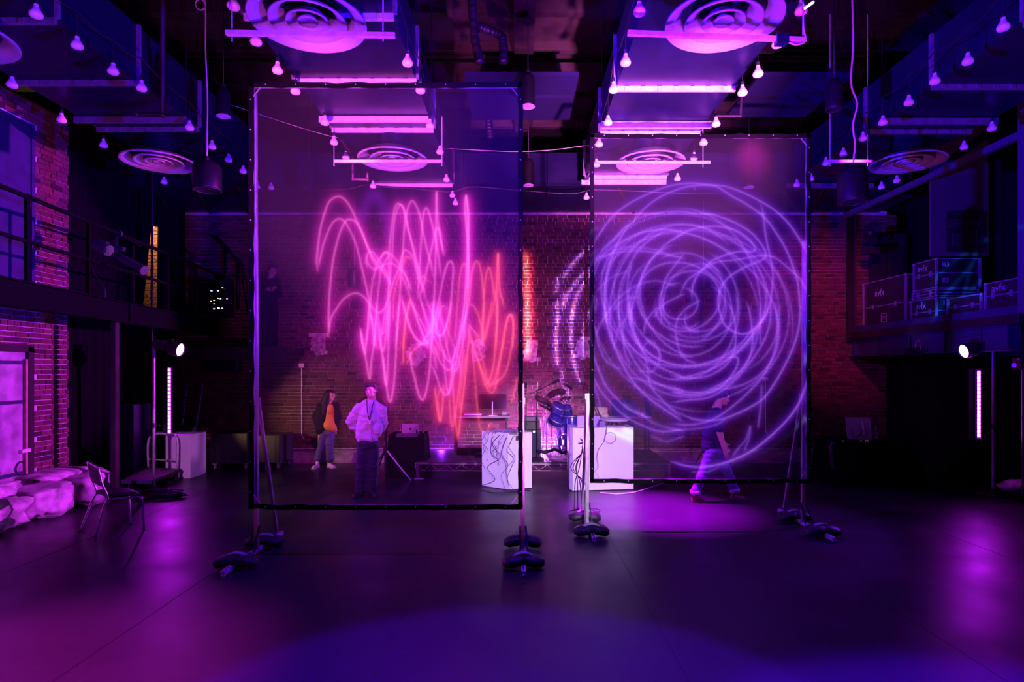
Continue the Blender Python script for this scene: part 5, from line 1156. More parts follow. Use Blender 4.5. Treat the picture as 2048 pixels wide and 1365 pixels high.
for s in (-1, 1): MB().ball(P(840 + s * 6, 864, 11.2), .035, 10, 8, (.6, 1, 1)).build('cup', M_black, hd)
# tripod beside it
def tripod(label, px, pyt, Y, r=.014, hub=.75, spread=.42, legsdir=(0, 2.1, 4.2), m=M_black, flash=None):
    b = P(px, 950, Y); b.z = 0; top = P(px, pyt, Y); t = thing('tripod_stand', label, 'tripod', b)
    MB().cyl(b + Vector((0, 0, .10)), b + Vector((0, 0, (top.z) * .62)), r * 1.4, 10).build('pole', m, t); MB().cyl(b + Vector((0, 0, top.z * .6)), top, r, 10).build('upper_pole', m, t)
    MB().cyl(b + Vector((0, 0, top.z * .6 - .04)), b + Vector((0, 0, top.z * .6 + .04)), r * 2.2, 10).build('collar', m, t)
    for a in legsdir:
        MB().cyl(b + Vector((0, 0, hub)), b + Vector((math.cos(a) * spread, math.sin(a) * spread, .0)), r * .9, 8).build('leg', (flash or m) if a == legsdir[0] else m, t)
    MB().cyl(b + Vector((0, 0, hub - .03)), b + Vector((0, 0, hub + .03)), r * 2.4, 10).build('hub', m, t); return t
tripod('black tripod stand with splayed legs beside the man in the pale shirt', 771, 762, 10.9, .016, .56, .48, (-.15, 2.2, 4.1), flash=M_galvb)
tr3 = tripod('thin lamp stand with a small round head behind the walking man', 1412, 782, 11.2, .011, .6, .40)
MB().cyl(P(1412, 783, 11.2), P(1412, 772, 11.2), .05, 12, .07).box(P(1412, 768, 11.2), (.2, .12, .05)).build('head', M_black, tr3)
# ------------------------------------------------------------------ on the plinths
gb = thing('controller_box', 'small violet electronics box at the edge of the cable tangled plinth', 'electronics', P(1027, 866, 10.0))
MB().box(P(1027, 864, 10.0), (.14, .12, .075)).build('case', mat('violet_box', (.16, .10, .30), .5), gb); MB().box(P(1027, 864, 9.93), (.10, .004, .04)).build('panel', M_black, gb)
tag(MB().box(P(1036, 877, 9.97), (.07, .03, .075)).build('wall_wart', M_black, loc=P(1036, 880, 9.97)), 'black plug block hanging at the corner of the cable tangled plinth', 'plug')
rs3 = random.Random(11)
for k in range(12):
    x0_ = 968 + k * 5.5 + rs3.uniform(-3, 3); lab = ['near the plinth corner', 'down the bright face', 'from the top edge'][k % 3]
    pts = [P(x0_ + 8, 866, 10.15), P(x0_ + 3, 864, 10.05), P(x0_, 871, 9.99 + (.14 if x0_ < 1000 else 0))]
    yy = 9.93 + max(0, (1016 - x0_)) * .0062; ln = rs3.uniform(35, 92)
    for j in range(1, 5): pts.append(P(x0_ + rs3.uniform(-9, 9) - k * .6, 871 + ln * j / 4, yy + rs3.uniform(-.02, .0)))
    if ln > 75: pts.append(P(x0_ + rs3.uniform(-10, 20), 981, yy - .1))
    if pts[-1].z < .01: pts[-1].z = .01
    tag(MB().tube(catmull(pts, 6), .0032, 5).build('patch_cable', M_cable, loc=pts[0]), 'thin black cable trailing over the cable tangled plinth by the pink wave screen', 'cable', 'cables over the tangled plinth')
tag(MB().tube(catmull([P(963, 972, 10.25), P(990, 960, 9.98), P(975, 935, 10.05), P(1001, 915, 9.95), P(985, 890, 10.0), P(1000, 870, 10.05)], 6), .0055, 6).build('power_cable', M_cable), 'thicker black cable curling up the face of the cable tangled plinth', 'cable')
lc = catmull([P(965, 982, 9.9), P(985, 990, 9.7), P(1020, 988, 9.7), P(1045, 980, 9.8), P(1015, 975, 9.85), P(1008, 969, 9.85), P(1045, 969, 9.9), P(1062, 980, 9.85)], 6)
for v in lc: v.z = .012
tag(MB().tube(lc, .008, 6).build('power_cable', M_cable), 'black cable looping on the floor at the foot of the cable tangled plinth', 'cable')
# turntable and its clutter
tt = thing('turntable', 'round dished turntable platter on the wide white plinth', 'turntable', P(1228, 852, 10.1))
c = P(1228, 844, 10.15)
MB().lathe(c, [(.001, .0), (.20, .005), (.26, .035), (.265, .045), (.25, .04), (.19, .015), (.001, .010)], 36).build('platter', mat('pale_platter', (.62, .55, .62), .4), tt)
MB().box(P(1228, 853, 10.15), (.34, .3, .05)).build('base', mat('violet_base', (.25, .12, .30), .5), tt); MB().cyl(c - Vector((0, 0, .06)), c, .06, 16).build('spindle', M_black, tt)
lap('purple backed screen standing on the wide white plinth behind the metal post', 1155, 1189, 832, 857, 10.05, .0, mat('lilac_back', (.42, .26, .55), .5), .1)
lap('second purple backed screen on the wide white plinth, right behind the black webbing', 1186, 1200, 832, 857, 10.2, -.3, mat('lilac_back', (.42, .26, .55), .5), .1)
tag(MB().box(P(1204, 849, 10.0), (.10, .1, .10)).cyl(P(1206, 846, 9.95), P(1206, 846, 9.93), .03, 10).build('camera_box', mat('violet_box', (.16, .10, .30), .5), loc=P(1204, 857, 10.0)), 'little boxy camera beside the turntable', 'camera')
cr_ = [P(1221 + 11.5 * math.cos(a), 876 + 11 * math.sin(a), 9.84) for a in np.linspace(-2.4, 4.4, 26)]
tag(MB().tube([P(1214, 850, 9.98), P(1213, 857, 9.90)] + cr_, .003, 5).build('patch_cable', M_cable), 'black cable hanging in a round loop on the wide white plinth', 'cable')
tag(MB().tube(catmull([P(1212, 860, 9.86), P(1209, 882, 9.84), P(1197, 900, 9.84), P(1194, 920, 9.84), P(1197, 934, 9.84), P(1188, 945, 9.84), P(1184, 960, 9.82)], 6), .003, 5).build('patch_cable', M_cable), 'thin black cable wandering down the face of the wide white plinth', 'cable')
fl_ = [P(1200, 980, 9.7), P(1235, 982, 9.6), P(1270, 979, 9.75), P(1300, 970, 10.1), P(1325, 964, 10.5), P(1345, 962, 10.8)]
for v in fl_: v.z = .012
tag(MB().tube(catmull(fl_, 6), .010, 6).build('power_cable', M_pcable), 'pale cable running over the floor from the wide white plinth to the bare truss edge', 'cable')
# bundle of cables hung from the ring screen brace
bd = thing('cable_bundle', 'cable bundle hanging from the violet ring screen post, in front of the wide plinth', 'cable', P(1165, 985, 8.3))
for k in range(5):
    pts = [P(1168, 886, 8.32), P(1164 + k * 1.5, 900, 8.32), P(1158 - k * 4 + rs3.uniform(-2, 2), 935, 8.32), P(1150 + k * 5, 968, 8.3), P(1148 + k * 8, 998, 8.25)]
    pts[-1].z = .02; MB().tube(catmull(pts, 6), .006, 5).build('cable', M_cable, bd)
for k in range(5):
    cc_ = P(1170 + rs3.uniform(-12, 18), 1000, 8.3); cc_.z = .012 + .01 * k; MB().tube([cc_ + Vector((.11 * (1 + k * .15) * math.cos(a), .07 * math.sin(a) * (1 + k * .15), .004 * math.sin(3 * a))) for a in np.linspace(0, 6.28, 22)], .006, 5).build('coil', M_cable, bd)
kn = MB()
for a in (0.2, 1.25, 2.3): kn.bar(P(1168, 886, 8.30) - Vector((math.cos(a) * .08, 0, math.sin(a) * .08)), P(1168, 886, 8.30) + Vector((math.cos(a) * .08, 0, math.sin(a) * .08)), .02, .03, up=(0, 1, 0))
kn.build('tied_strap', mat('violet_box', (.16, .10, .30), .5), bd)
# ------------------------------------------------------------------ drum kit, amplifier, microphone stands
M_drum = mat('blue_drum', (.05, .03, .30), .25); M_head = mat('drum_head', (.75, .72, .78), .5); M_cym = mat('cymbal', (.30, .20, .28), .25, .9)
dkit = thing('drum_kit', 'blue drum kit with chrome stands and cymbals on the middle riser', 'drum kit', (.75, 11.9, .31))
def drum(name, c, r, h, R=None):
    o = MB().lathe(c, [(.001, h / 2), (r * .98, h / 2), (r, h / 2 - .01), (r, -h / 2 + .01), (r * .98, -h / 2), (.001, -h / 2)], 26, R=R).build(name, M_drum, dkit)
    hp_ = MB()
    for s in (-1, 1): hp_.lathe(Vector(c) + (R @ Vector((0, 0, s * (h / 2 - .01))) if R is not None else Vector((0, 0, s * (h / 2 - .01)))), [(r * 1.03, -.014), (r * 1.04, .014), (r * .98, .014), (r * .98, -.014)], 26, True, R=R)
    for k in range(6):
        a = k * math.pi / 3; v = Vector((math.cos(a) * r * 1.05, math.sin(a) * r * 1.05, 0)); u = Vector((0, 0, h * .36))
        if R is not None: v = R @ v; u = R @ u
        hp_.cyl(Vector(c) + v - u, Vector(c) + v + u, .006, 6)
    hp_.build('hoops', M_chrome, o); return o
RX = Matrix.Rotation(math.radians(90), 3, 'X')
drum('bass_drum', (1.05, 12.05, .60), .27, .38, RX @ Matrix.Rotation(.35, 3, 'X'))
drum('rack_tom', P(1116, 820, 11.8), .15, .20, Matrix.Rotation(.45, 3, 'X') @ Matrix.Rotation(.35, 3, 'Y')); drum('rack_tom', P(1131, 823, 11.9), .13, .18, Matrix.Rotation(.5, 3, 'X') @ Matrix.Rotation(-.2, 3, 'Y'))
drum('floor_tom', P(1143, 850, 11.7), .18, .36); drum('snare_drum', P(1112, 842, 11.6), .16, .13, Matrix.Rotation(.5, 3, 'X') @ Matrix.Rotation(.4, 3, 'Y'))
for (px, py, Y, r, ax, ay) in ((1094, 806, 11.8, .22, .2, .45), (1093, 815, 11.7, .18, .1, .45), (1113, 786, 12.3, .2, .4, -.3), (1136, 772, 12.5, .12, .3, .5), (1130, 797, 12.4, .13, .3, -.3), (1086, 800, 12.1, .19, .3, .4)):
    c = P(px, py, Y); R = Matrix.Rotation(ay, 3, 'Y') @ Matrix.Rotation(ax, 3, 'X')
    cy = MB().lathe(c, [(.001, .02), (.03, .015), (.04, .004), (r, -.012), (r, -.015), (.04, 0), (.001, .012)], 26, R=R).build('cymbal', M_cym, dkit)
    MB().cyl((c.x, c.y + .02, .33), c, .010, 8).cyl((c.x, c.y + .02, .33), (c.x + .2, c.y - .1, .32), .008, 6).cyl((c.x, c.y + .02, .45), (c.x - .2, c.y - .12, .32), .008, 6).build('cymbal_stand', M_chrome, dkit)
for k in range(8):
    x = 1084 + k * 11; a, b = P(x, 895, 11.5), P(x + rs3.uniform(-9, 9), 828 + rs3.uniform(-6, 20), 11.75); a.z = .33
    MB().cyl(a, b, .011, 8).ball(a.lerp(b, .45), .022, 8, 6).bar(a + Vector((-.06, -.03, 0)), a.lerp(b, .3), .012, .012).build('stand', M_chrome, dkit)
for k in range(3): MB().box(P(1112 + k * 16, 897, 11.45), (.10, .16, .03), Matrix.Rotation(.25, 3, 'X')).cyl(P(1112 + k * 16, 890, 11.5), P(1112 + k * 16, 880, 11.5), .02, 8).build('pedal', M_chrome, dkit)
tag(MB().tube(catmull([P(1075, 902, 11.3), P(1090, 905, 11.25), P(1110, 900, 11.3), P(1125, 906, 11.2), P(1140, 901, 11.3)], 6), .03, 7).build('cable_snake', M_cable), 'thick bundle of black cable along the front of the drum riser', 'cable')
am = thing('amplifier_stack', 'stack of black amplifiers with small bright lamps beside the drum kit', 'amplifier', P(1061, 900, 11.6))
a0 = P(1061, 860, 11.7)
MB().box((a0.x, 11.75, .58), (.40, .40, .52)).build('cabinet', M_black, am); MB().box((a0.x, 11.74, .92), (.36, .34, .14)).build('head_unit', M_black, am); MB().box((a0.x, 11.73, 1.05), (.34, .3, .08)).build('head_unit', mat('dim_grey', (.12, .10, .13), .5), am)
MB().box((a0.x, 11.545, .58), (.34, .012, .44)).build('grille', mat('speaker_cloth', (.03, .03, .06), .8), am)
for x in (1048, 1068): MB().ball(P(x, 864, 11.5), .018, 10, 6).build('lamp', mat('amp_lamp', (1, .9, 1), emit=(.9, .8, 1), est=3), am)
def mic(label, px, pyt, Y, boom=None):
    b = P(px, 900, Y); b.z = .31; top = P(px, pyt, Y); t = thing('microphone_stand', label, 'microphone', b)
    MB().cyl(b + Vector((0, 0, .02)), top, .011, 8).build('pole', M_black, t); MB().lathe(b, [(.001, 0), (.13, 0), (.13, .015), (.02, .03), (.001, .03)], 20).build('base', M_black, t)
    if boom:
        p, q = P(*boom[0]), P(*boom[1]); MB().cyl(p, q, .009, 8).build('boom', M_black, t); MB().cyl(q, q + (q - p).normalized() * .12, .022, 10, .028).build('microphone', M_black, t)
        MB().tube(catmull([q, q + Vector((-.04, 0, .12)), (p + q) / 2 + Vector((0, 0, .06)), top], 5), .004, 5).build('cord', M_cable, t)
    else: MB().cyl(top, top + Vector((0, 0, .10)), .02, 10, .026).build('microphone', M_black, t)
    return t
mic('straight black microphone stand just beyond the pink wave screen edge', 1052, 776, 11.3)
mic('black microphone stand with a long boom over the drum kit', 1074, 783, 11.4, ((1060, 789, 11.4), (1107, 766, 11.3)))
mic('black microphone stand with a boom leaning down beside the violet ring screen', 1171, 800, 11.4, ((1160, 742, 11.5), (1170, 789, 11.4)))
mic('black microphone stand slanting behind the wide white plinth', 1200, 838, 11.3, ((1188, 805, 11.3), (1203, 840, 11.2)))
tag(MB().box(P(1195, 822, 11.6), (.36, .2, .14)).build('wooden_box', mat('tan_wood', (.50, .34, .18), .6, var=.2), loc=P(1195, 829, 11.6)), 'tan wooden box behind the wide white plinth', 'box')
tb = thing('teddy_hat', 'crumpled tan hat lying behind the turntable', 'hat', P(1210, 838, 11.2))
MB().ball(P(1210, 832, 11.2), .07, 14, 8, (1, 1, .7)).build('crown', mat('tan_cloth', (.62, .48, .30), .8), tb); MB().lathe(P(1209, 836, 11.2), [(.001, 0), (.14, -.005), (.14, .003), (.06, .01)], 20).build('brim', mat('tan_cloth', (.62, .48, .30), .8), tb)
t4 = thing('side_table', 'dark side table behind the wide white plinth', 'table', (P(1200, 900, 11.5).x, 11.5, .31))
zt = P(1200, 838.5, 11.5).z
MB().box((P(1202, 0, 11.5).x, 11.45, zt - .02), (.75, .5, .03)).build('tabletop', M_black, t4)
for sx_ in (-.3, .3):
    for sy_ in (-.2, .2): MB().box((P(1202, 0, 11.5).x + sx_, 11.45 + sy_, (zt + .31) / 2 - .02), (.03, .03, zt - .34)).build('leg', M_black, t4)
# ------------------------------------------------------------------ mixing table on the right
draped('long table under a black cloth below the gallery of road cases', 5.45, 6.85, 10.25, 11.0, .79)
wm = thing('monitor', 'white backed monitor leaning on the black draped table below the gallery', 'monitor', P(1720, 884, 10.4))
vs = [P(1692, 835, 10.5), P(1740, 836, 10.5), P(1745, 881, 10.35), P(1697, 879, 10.35)]; nrm = Vector((0, .03, 0))
MB().add([v for v in vs] + [v + nrm for v in vs], [(0, 1, 2, 3), (4, 7, 6, 5), (0, 4, 5, 1), (1, 5, 6, 2), (2, 6, 7, 3), (3, 7, 4, 0)]).build('back_cover', M_white, wm)
MB().bar(P(1724, 846, 10.44), P(1728, 872, 10.34), .035, .02, up=(0, 1, 0)).build('stand', M_alu, wm); MB().tube(catmull([P(1726, 861, 10.33), P(1722, 868, 10.3), P(1712, 876, 10.3), P(1706, 872, 10.32), P(1702, 858, 10.38)], 5), .006).build('cord', M_cable, wm)
mx = thing('mixing_desk', 'black mixing desk with tiny lit buttons on the table below the gallery', 'audio gear', P(1722, 886, 10.35))
MB().box(P(1722, 885, 10.38), (.55, .25, .05)).build('case', M_black, mx)
for i, (px, c_) in enumerate(((1722, (.9, .9, .8)), (1731, (.9, 1, .9)), (1735, (.8, .7, .9)), (1686, (.3, .3, .6)))): MB().box(P(px, 882.5, 10.25), (.018, .01, .010)).build('button', mat('btn%d' % i, c_, emit=c_, est=.8), mx)
bo = thing('water_bottle', 'small clear water bottle beside the white backed monitor', 'bottle', P(1752, 887, 10.4))
M_gl = mat('clear_plastic', (.9, .9, .95), .05, trans=.9)
c = P(1752, 888, 10.4); c.z = .80
MB().lathe(c, [(.001, 0), (.032, .0), (.034, .02), (.034, .13), (.028, .16), (.014, .19), (.013, .205)], 20).build('bottle', M_gl, bo); MB().cyl(c + Vector((0, 0, .20)), c + Vector((0, 0, .22)), .016, 12).build('cap', M_white, bo)
tag(MB().tube(catmull([P(1665, 885, 10.2), P(1662, 900, 10.2), P(1664, 925, 10.2), P(1666, 940, 10.2)], 5), .03, 8).build('cable_hank', mat('glossy_hank', (.05, .045, .05), .15)), 'glossy black cable hank hanging off the end of the black draped table', 'cable')
sc2 = tag(MB().bar((P(1666, 958, 11).x, 11.0, .02), (P(1676, 958, 11).x, 10.95, .02), .02, .02).box((P(1679, 958, 11).x, 10.95, .02), (.05, .05, .03)).build('clip', M_galvb, loc=(P(1670, 958, 11).x, 11, 0)), 'small bright metal clip lying on the floor before the draped table', 'clip')
# wireless lamp at the right margin
sl = thing('small_spotlight', 'small dark red bodied spotlight at the edge of the frame', 'stage light', P(2040, 728, 8.2))
MB().box(P(2045, 728, 8.2), (.16, .14, .16)).build('housing', mat('dark_red', (.12, .01, .02), .4), sl); MB().cyl(P(2033, 730, 8.15), P(2028, 731, 8.1), .03, 12).build('lens', M_chrome, sl); MB().box(P(2044, 719, 8.15), (.12, .02, .02)).build('yoke', M_galvb, sl); MB().cyl(P(2047, 738, 8.2), P(2047, 990, 8.2), .02, 8).build('pole', M_black, sl)
pm = thing('projector_lamp', 'little bright tube lamp clipped on a hanging rod at the top of the frame', 'lamp', P(1618, 12, 5.1))
MB().cyl(P(1609, 17, 5.1), P(1627, 4, 5.1), .010, 10).build('tube', mat('tube_lamp', (1, .8, 1), emit=(1, .75, 1), est=4), pm); MB().bar(P(1606, 20, 5.12), P(1628, 3, 5.12), .02, .03).build('clip', M_black, pm)
# ------------------------------------------------------------------ people
class Blob:
    def __init__(s): s.bm = bmesh.new()
    def ell(s, c, r, R=None):
        g = bmesh.ops.create_icosphere(s.bm, subdivisions=3, radius=1)
        for v in g['verts']:
            q = Vector((v.co.x * r[0], v.co.y * r[1], v.co.z * r[2])); v.co = (R @ q if R is not None else q) + Vector(c)
        return s
    def cap(s, a, ra, b, rb):
        a, b = Vector(a), Vector(b); s.ell(a, (ra,) * 3); s.ell(b, (rb,) * 3)
        d = b - a
        if d.length > 1e-4:
            q = d.to_track_quat('Z', 'Y').to_matrix()
            g = bmesh.ops.create_cone(s.bm, cap_ends=True, segments=18, radius1=ra, radius2=rb, depth=d.length)
            for v in g['verts']: v.co = q @ v.co + (a + b) / 2
        return s
    def chain(s, pts):
        for (a, ra), (b, rb) in zip(pts[:-1], pts[1:]): s.cap(a, ra, b, rb)
        return s
    def build(s, name, m, parent, vox=.012, smooth=3, wrinkle=0):
        me = bpy.data.meshes.new(name); s.bm.to_mesh(me); s.bm.free()
        o = bpy.data.objects.new(name, me); COL.objects.link(o)
        r = o.modifiers.new('r', 'REMESH'); r.mode = 'VOXEL'; r.voxel_size = vox; r.use_smooth_shade = True
        if smooth: q = o.modifiers.new('s', 'SMOOTH'); q.iterations = smooth; q.factor = .6
        dg = bpy.context.evaluated_depsgraph_get(); me2 = bpy.data.meshes.new_from_object(o.evaluated_get(dg)); bpy.data.objects.remove(o)
        o0 = ORG[parent]
        for v in me2.vertices:
            if wrinkle:
                n = noise.noise(Vector((v.co.x * 9, v.co.y * 9, v.co.z * 22))) * wrinkle; v.co += v.normal * n
        for v in me2.vertices: v.co -= o0
        for p in me2.polygons: p.use_smooth = True
        me2.materials.clear(); me2.materials.append(m)
        o = bpy.data.objects.new(name, me2); COL.objects.link(o); o.parent = parent; return o
def head(B, c, face, tilt=0, s=1.0):
    """skull, jaw, nose, ears into blob B; returns rotation"""
    f = Vector(face).normalized(); R = f.to_track_quat('Y', 'Z').to_matrix()
    c = Vector(c); w_ = lambda x, y, z: c + R @ Vector((x * s, y * s, z * s))
    B.ell(w_(0, -.010, .02), (.076 * s, .095 * s, .095 * s), R); B.ell(w_(0, .025, -.045), (.058 * s, .062 * s, .062 * s), R); B.ell(w_(0, .055, -.085), (.030 * s, .028 * s, .025 * s), R)
    B.cap(w_(0, .085, .01), .010 * s, w_(0, .104, -.025), .014 * s); B.ell(w_(0, .082, -.060), (.024 * s, .012 * s, .009 * s), R); B.ell(w_(0, .078, .030), (.05 * s, .016 * s, .012 * s), R)
    for e in (-1, 1): B.ell(w_(e * .078, -.005, -.01), (.012 * s, .02 * s, .032 * s), R); B.ell(w_(e * .045, .058, -.02), (.022 * s, .02 * s, .022 * s), R)
    return w_, R
def eyes(w_, R, parent, s=1.0):
    for e in (-1, 1):
        b = Blob(); b.ell(w_(e * .030, .077, .010), (.013 * s, .010 * s, .008 * s), R); b.build('eye', mat('eye_dark', (.03, .02, .02), .2), parent, .003, 0)
def hand(B, wrist, dirv, palmn, side, s=1.0, curl=.5):
    d = Vector(dirv).normalized(); n = Vector(palmn); n = (n - d * n.dot(d)).normalized(); r = d.cross(n) * side; wv = Vector(wrist)
    B.ell(wv + d * .045 * s, (.040 * s, .046 * s, .018 * s), Matrix((r, d, n)).transposed())
    for k, (off, L) in enumerate(((.028, .070), (.010, .080), (-.009, .074), (-.027, .060))):
        p = wv + d * .080 * s + r * off * s; q = d; r_ = .0088 * s
        for j in range(3):
            a = curl * (j + 1) * .55; dd = (d * math.cos(a) + n * math.sin(a)); e = p + dd * L * s / 3 * 1.15; B.cap(p, r_, e, r_ * .92); p = e; r_ *= .92
    p = wv + d * .025 * s + r * .032 * s; e = p + (d * .6 + r * .75 + n * .25).normalized() * .036 * s; B.cap(p, .012 * s, e, .0105 * s); B.cap(e, .0105 * s, e + (d * .9 + n * .4).normalized() * .032 * s, .009 * s)
def shoe(parent, heel, toe, m, name='shoe', hgt=.06, w_=.042):
    h, t = Vector(heel), Vector(toe); h.z = t.z = 0; d = (t - h).normalized(); b = Blob()
    b.cap(h + Vector((0, 0, .035)), .036, h.lerp(t, .45) + Vector((0, 0, .036)), .038); b.cap(h.lerp(t, .45) + Vector((0, 0, .036)), .038, t - d * .03 + Vector((0, 0, .030)), .034)
    b.cap(h + Vector((0, 0, .05)), .036, h + d * .03 + Vector((0, 0, hgt + .03)), .040)
    o = b.build(name, m, parent, .008, 2)
    mb = MB(); L = (t - h).length; R = Matrix((d, Vector((-d.y, d.x, 0)), Vector((0, 0, 1)))).transposed(); mb.box((h + t) / 2 + Vector((0, 0, .012)), (L + .03, .078, .024), R)
    mb.build('sole', m, o if False else parent); return o
# --- woman in yellow against the wall
Y1 = 12.3
def w1(px, py, dy=0): p = P(px, py, Y1); p.y += dy; return p
pe = thing('person', 'person with long hair, black jacket, yellow shirt and pale sneakers by the brick', 'person', (w1(650, 935).x, Y1, 0))
hc = w1(663, 791, -.02)
B = Blob(); wf, Rh = head(B, hc, (.85, -.5, -.12), s=.95); B.cap(hc + Vector((-.02, .01, -.05)), .05, w1(659, 808), .055)
B.ell(w1(657, 833), (.15, .10, .24)); B.cap(w1(657, 858), .09, w1(655, 866), .09)
for s_, kx, ky, ax, ay in ((-1, 641, 897, 636, 921), (1, 660, 897, 660, 924)): B.chain([(w1(652 + s_ * 7, 864), .085), (w1(kx, ky, -.02), .055), (w1(ax, ay), .038)])
hand(B, w1(634, 852, -.04), (.4, -.1, -1), (0, 1, 0), 1, .95); hand(B, w1(672, 856, -.02), (-.1, -.1, -1), (0, 1, 0), -1, .95)
B.build('body', M_skin, pe, .010, 2); eyes(wf, Rh, pe, .95)
B = Blob(); B.ell(hc + Vector((-.025, .025, .03)), (.095, .095, .095)); B.chain([(hc + Vector((-.06, .03, 0)), .075), (w1(654, 804, .0), .085), (w1(651, 818, -.07), .075), (w1(651, 834, -.10), .05)]); B.cap(hc + Vector((-.0, -.0, .055)), .065, hc + Vector((.03, -.02, .06)), .05); B.cap(hc + Vector((-.055, -.01, .03)), .078, w1(651, 807, -.03), .092); B.build('hair', M_hair, pe, .010, 3)
B = Blob(); B.cap(w1(661, 816, -.02), .09, w1(660, 850, -.035), .135); B.cap(w1(652, 818, .0), .09, w1(654, 852, -.0), .12); B.cap(w1(650, 854, .0), .10, w1(664, 854, -.02), .115); B.build('yellow_shirt', mat('yellow_cotton', (.80, .42, .06), .8), pe, .010, 3, .006)
for k_, (w__, dz_) in enumerate(((.09, 0), (.07, .03), (.08, -.03))): MB().box(w1(664, 824, -.155) + Vector((0, 0, dz_)), (w__, .012, .010)).build('shirt_print', mat('shirt_print', (.20, .06, .05), .8), pe)
B = Blob()      # jacket: two open fronts, back and sleeves
B.ell(w1(648, 830, .03), (.15, .12, .30)); B.cap(w1(645, 818, -.06), .085, w1(643, 856, -.05), .12); B.cap(w1(652, 812, -.06), .06, w1(650, 838, -.10), .07); B.ell(w1(674, 832, .02), (.05, .12, .28)); B.cap(w1(640, 813), .075, w1(672, 812, .02), .07)
B.cap(w1(645, 858, .0), .12, w1(642, 862, .0), .10)
B.chain([(w1(640, 814), .07), (w1(630, 833), .062), (w1(634, 849, -.02), .052)]); B.chain([(w1(673, 814, .02), .065), (w1(678, 835, .03), .055), (w1(673, 852), .048)]); B.build('jacket', mat('black_wool', (.010, .009, .011), .9), pe, .011, 4, .010)
B = Blob(); B.ell(w1(654, 866), (.155, .12, .10))
for s_, kx, ky, ax, ay in ((-1, 643, 895, 636, 917), (1, 660, 895, 660, 919)): B.chain([(w1(654 + s_ * 7, 867), .095), (w1(kx, ky, -.02), .080), (w1(ax, ay), .078)])
B.build('jeans', mat('denim', (.09, .08, .20), .8, var=.3, scale=10), pe, .011, 3, .008)
M_snk = mat('pale_sneaker', (.75, .70, .70), .6)
shoe(pe, w1(636, 935, .0) , w1(634, 935, -.24), M_snk, 'sneaker'); shoe(pe, w1(657, 935, .02), w1(672, 935, -.12), M_snk, 'sneaker')
# --- man in a pale shirt
Y2 = 9.49
def w2(px, py, dy=0): p = P(px, py, Y2); p.y += dy; return p
pe = thing('person', 'person in a loose pale lilac shirt and dark trousers, hands behind the back, looking up', 'person', (w2(735, 990).x, Y2, 0))
hc = w2(743, 782, -.03); M_skl = M_skin
B = Blob(); wf, Rh = head(B, hc, (-.30, -1, .12), s=1.0); B.cap(hc + Vector((0, .03, -.06)), .058, w2(743, 803, .02), .065)
B.ell(w2(740, 838), (.16, .105, .28)); B.cap(w2(737, 880), .11, w2(737, 890), .10)
B.chain([(w2(719, 816), .06), (w2(700, 846, .08), .042), (w2(710, 868, .12), .030)]); hand(B, w2(710, 868, .14), (.7, .5, -.5), (0, 1, 0), 1, 1.0)
B.chain([(w2(762, 816), .06), (w2(764, 848, .10), .042), (w2(754, 872, .14), .030)]); hand(B, w2(754, 872, .20), (-.7, .4, -.4), (0, 1, 0), -1, 1.0)
for s_, kx, ax in ((-1, 724, 721), (1, 746, 742)): B.chain([(w2(737 + s_ * 9, 892), .09), (w2(kx, 935, -.03), .06), (w2(ax, 983), .042)])
B.build('body', M_skin, pe, .010, 2); eyes(wf, Rh, pe)
B = Blob(); B.ell(wf(0, -.03, .055), (.088, .098, .082)); B.cap(wf(-.06, .03, .085), .032, wf(.06, .03, .085), .034); B.cap(wf(-.07, -.04, .0), .035, wf(.07, -.04, 0), .035); B.ell(wf(.055, .0, .05), (.045, .07, .07)); B.ell(wf(0, .055, .088), (.072, .042, .036)); B.build('hair', M_hair, pe, .009, 2, .010)
M_sh = mat('lilac_shirt', (.80, .74, .80), .8)
B = Blob(); B.cap(w2(727, 819), .082, w2(726, 868, -.02), .115); B.cap(w2(755, 819), .078, w2(752, 862, -.02), .110); B.ell(w2(740, 836, -.02), (.16, .145, .24)); B.cap(w2(728, 872, -.02), .12, w2(742, 874, -.02), .12); B.cap(w2(735, 806), .07, w2(722, 817), .075); B.cap(w2(747, 806), .07, w2(759, 818), .070)
B.chain([(w2(718, 818), .085), (w2(699, 845, .06), .078), (w2(703, 856, .09), .052)]); B.chain([(w2(763, 819), .08), (w2(765, 848, .08), .07), (w2(760, 862, .12), .05)]); B.cap(w2(740, 804, -.02), .052, w2(747, 804, -.01), .052)
B.build('shirt', M_sh, pe, .011, 3, .022)
MB().tube([w2(744, 806, -.13), w2(745, 830, -.18), w2(747, 850, -.17), w2(748, 872, -.15), w2(750, 883, -.13)], .005, 5).build('placket', mat('shirt_seam', (.35, .30, .38), .8), pe)
b = MB(); b.tube([w2(736, 800, -.07), w2(739, 820, -.15), w2(744, 838, -.175)], .006, 5); b.tube([w2(750, 800, -.07), w2(748, 820, -.15), w2(745, 838, -.175)], .006, 5); b.build('lanyard', M_black, pe); MB().box(w2(745, 843, -.18), (.05, .012, .065)).build('badge', M_galvb, pe)
B = Blob(); B.ell(w2(737, 888), (.175, .15, .13))
for s_, kx, ax in ((-1, 725, 721), (1, 746, 743)): B.chain([(w2(737 + s_ * 8, 890), .110), (w2(kx, 935, -.04), .095), (w2(ax, 980), .088)])
B.build('trousers', mat('navy_trousers', (.018, .016, .045), .85), pe, .012, 3, .014)
M_sho = mat('dark_shoe', (.03, .02, .025), .4)
shoe(pe, w2(722, 990, .05), w2(712, 990, -.2), M_sho); shoe(pe, w2(741, 990, .04), w2(757, 990, -.15), M_sho)
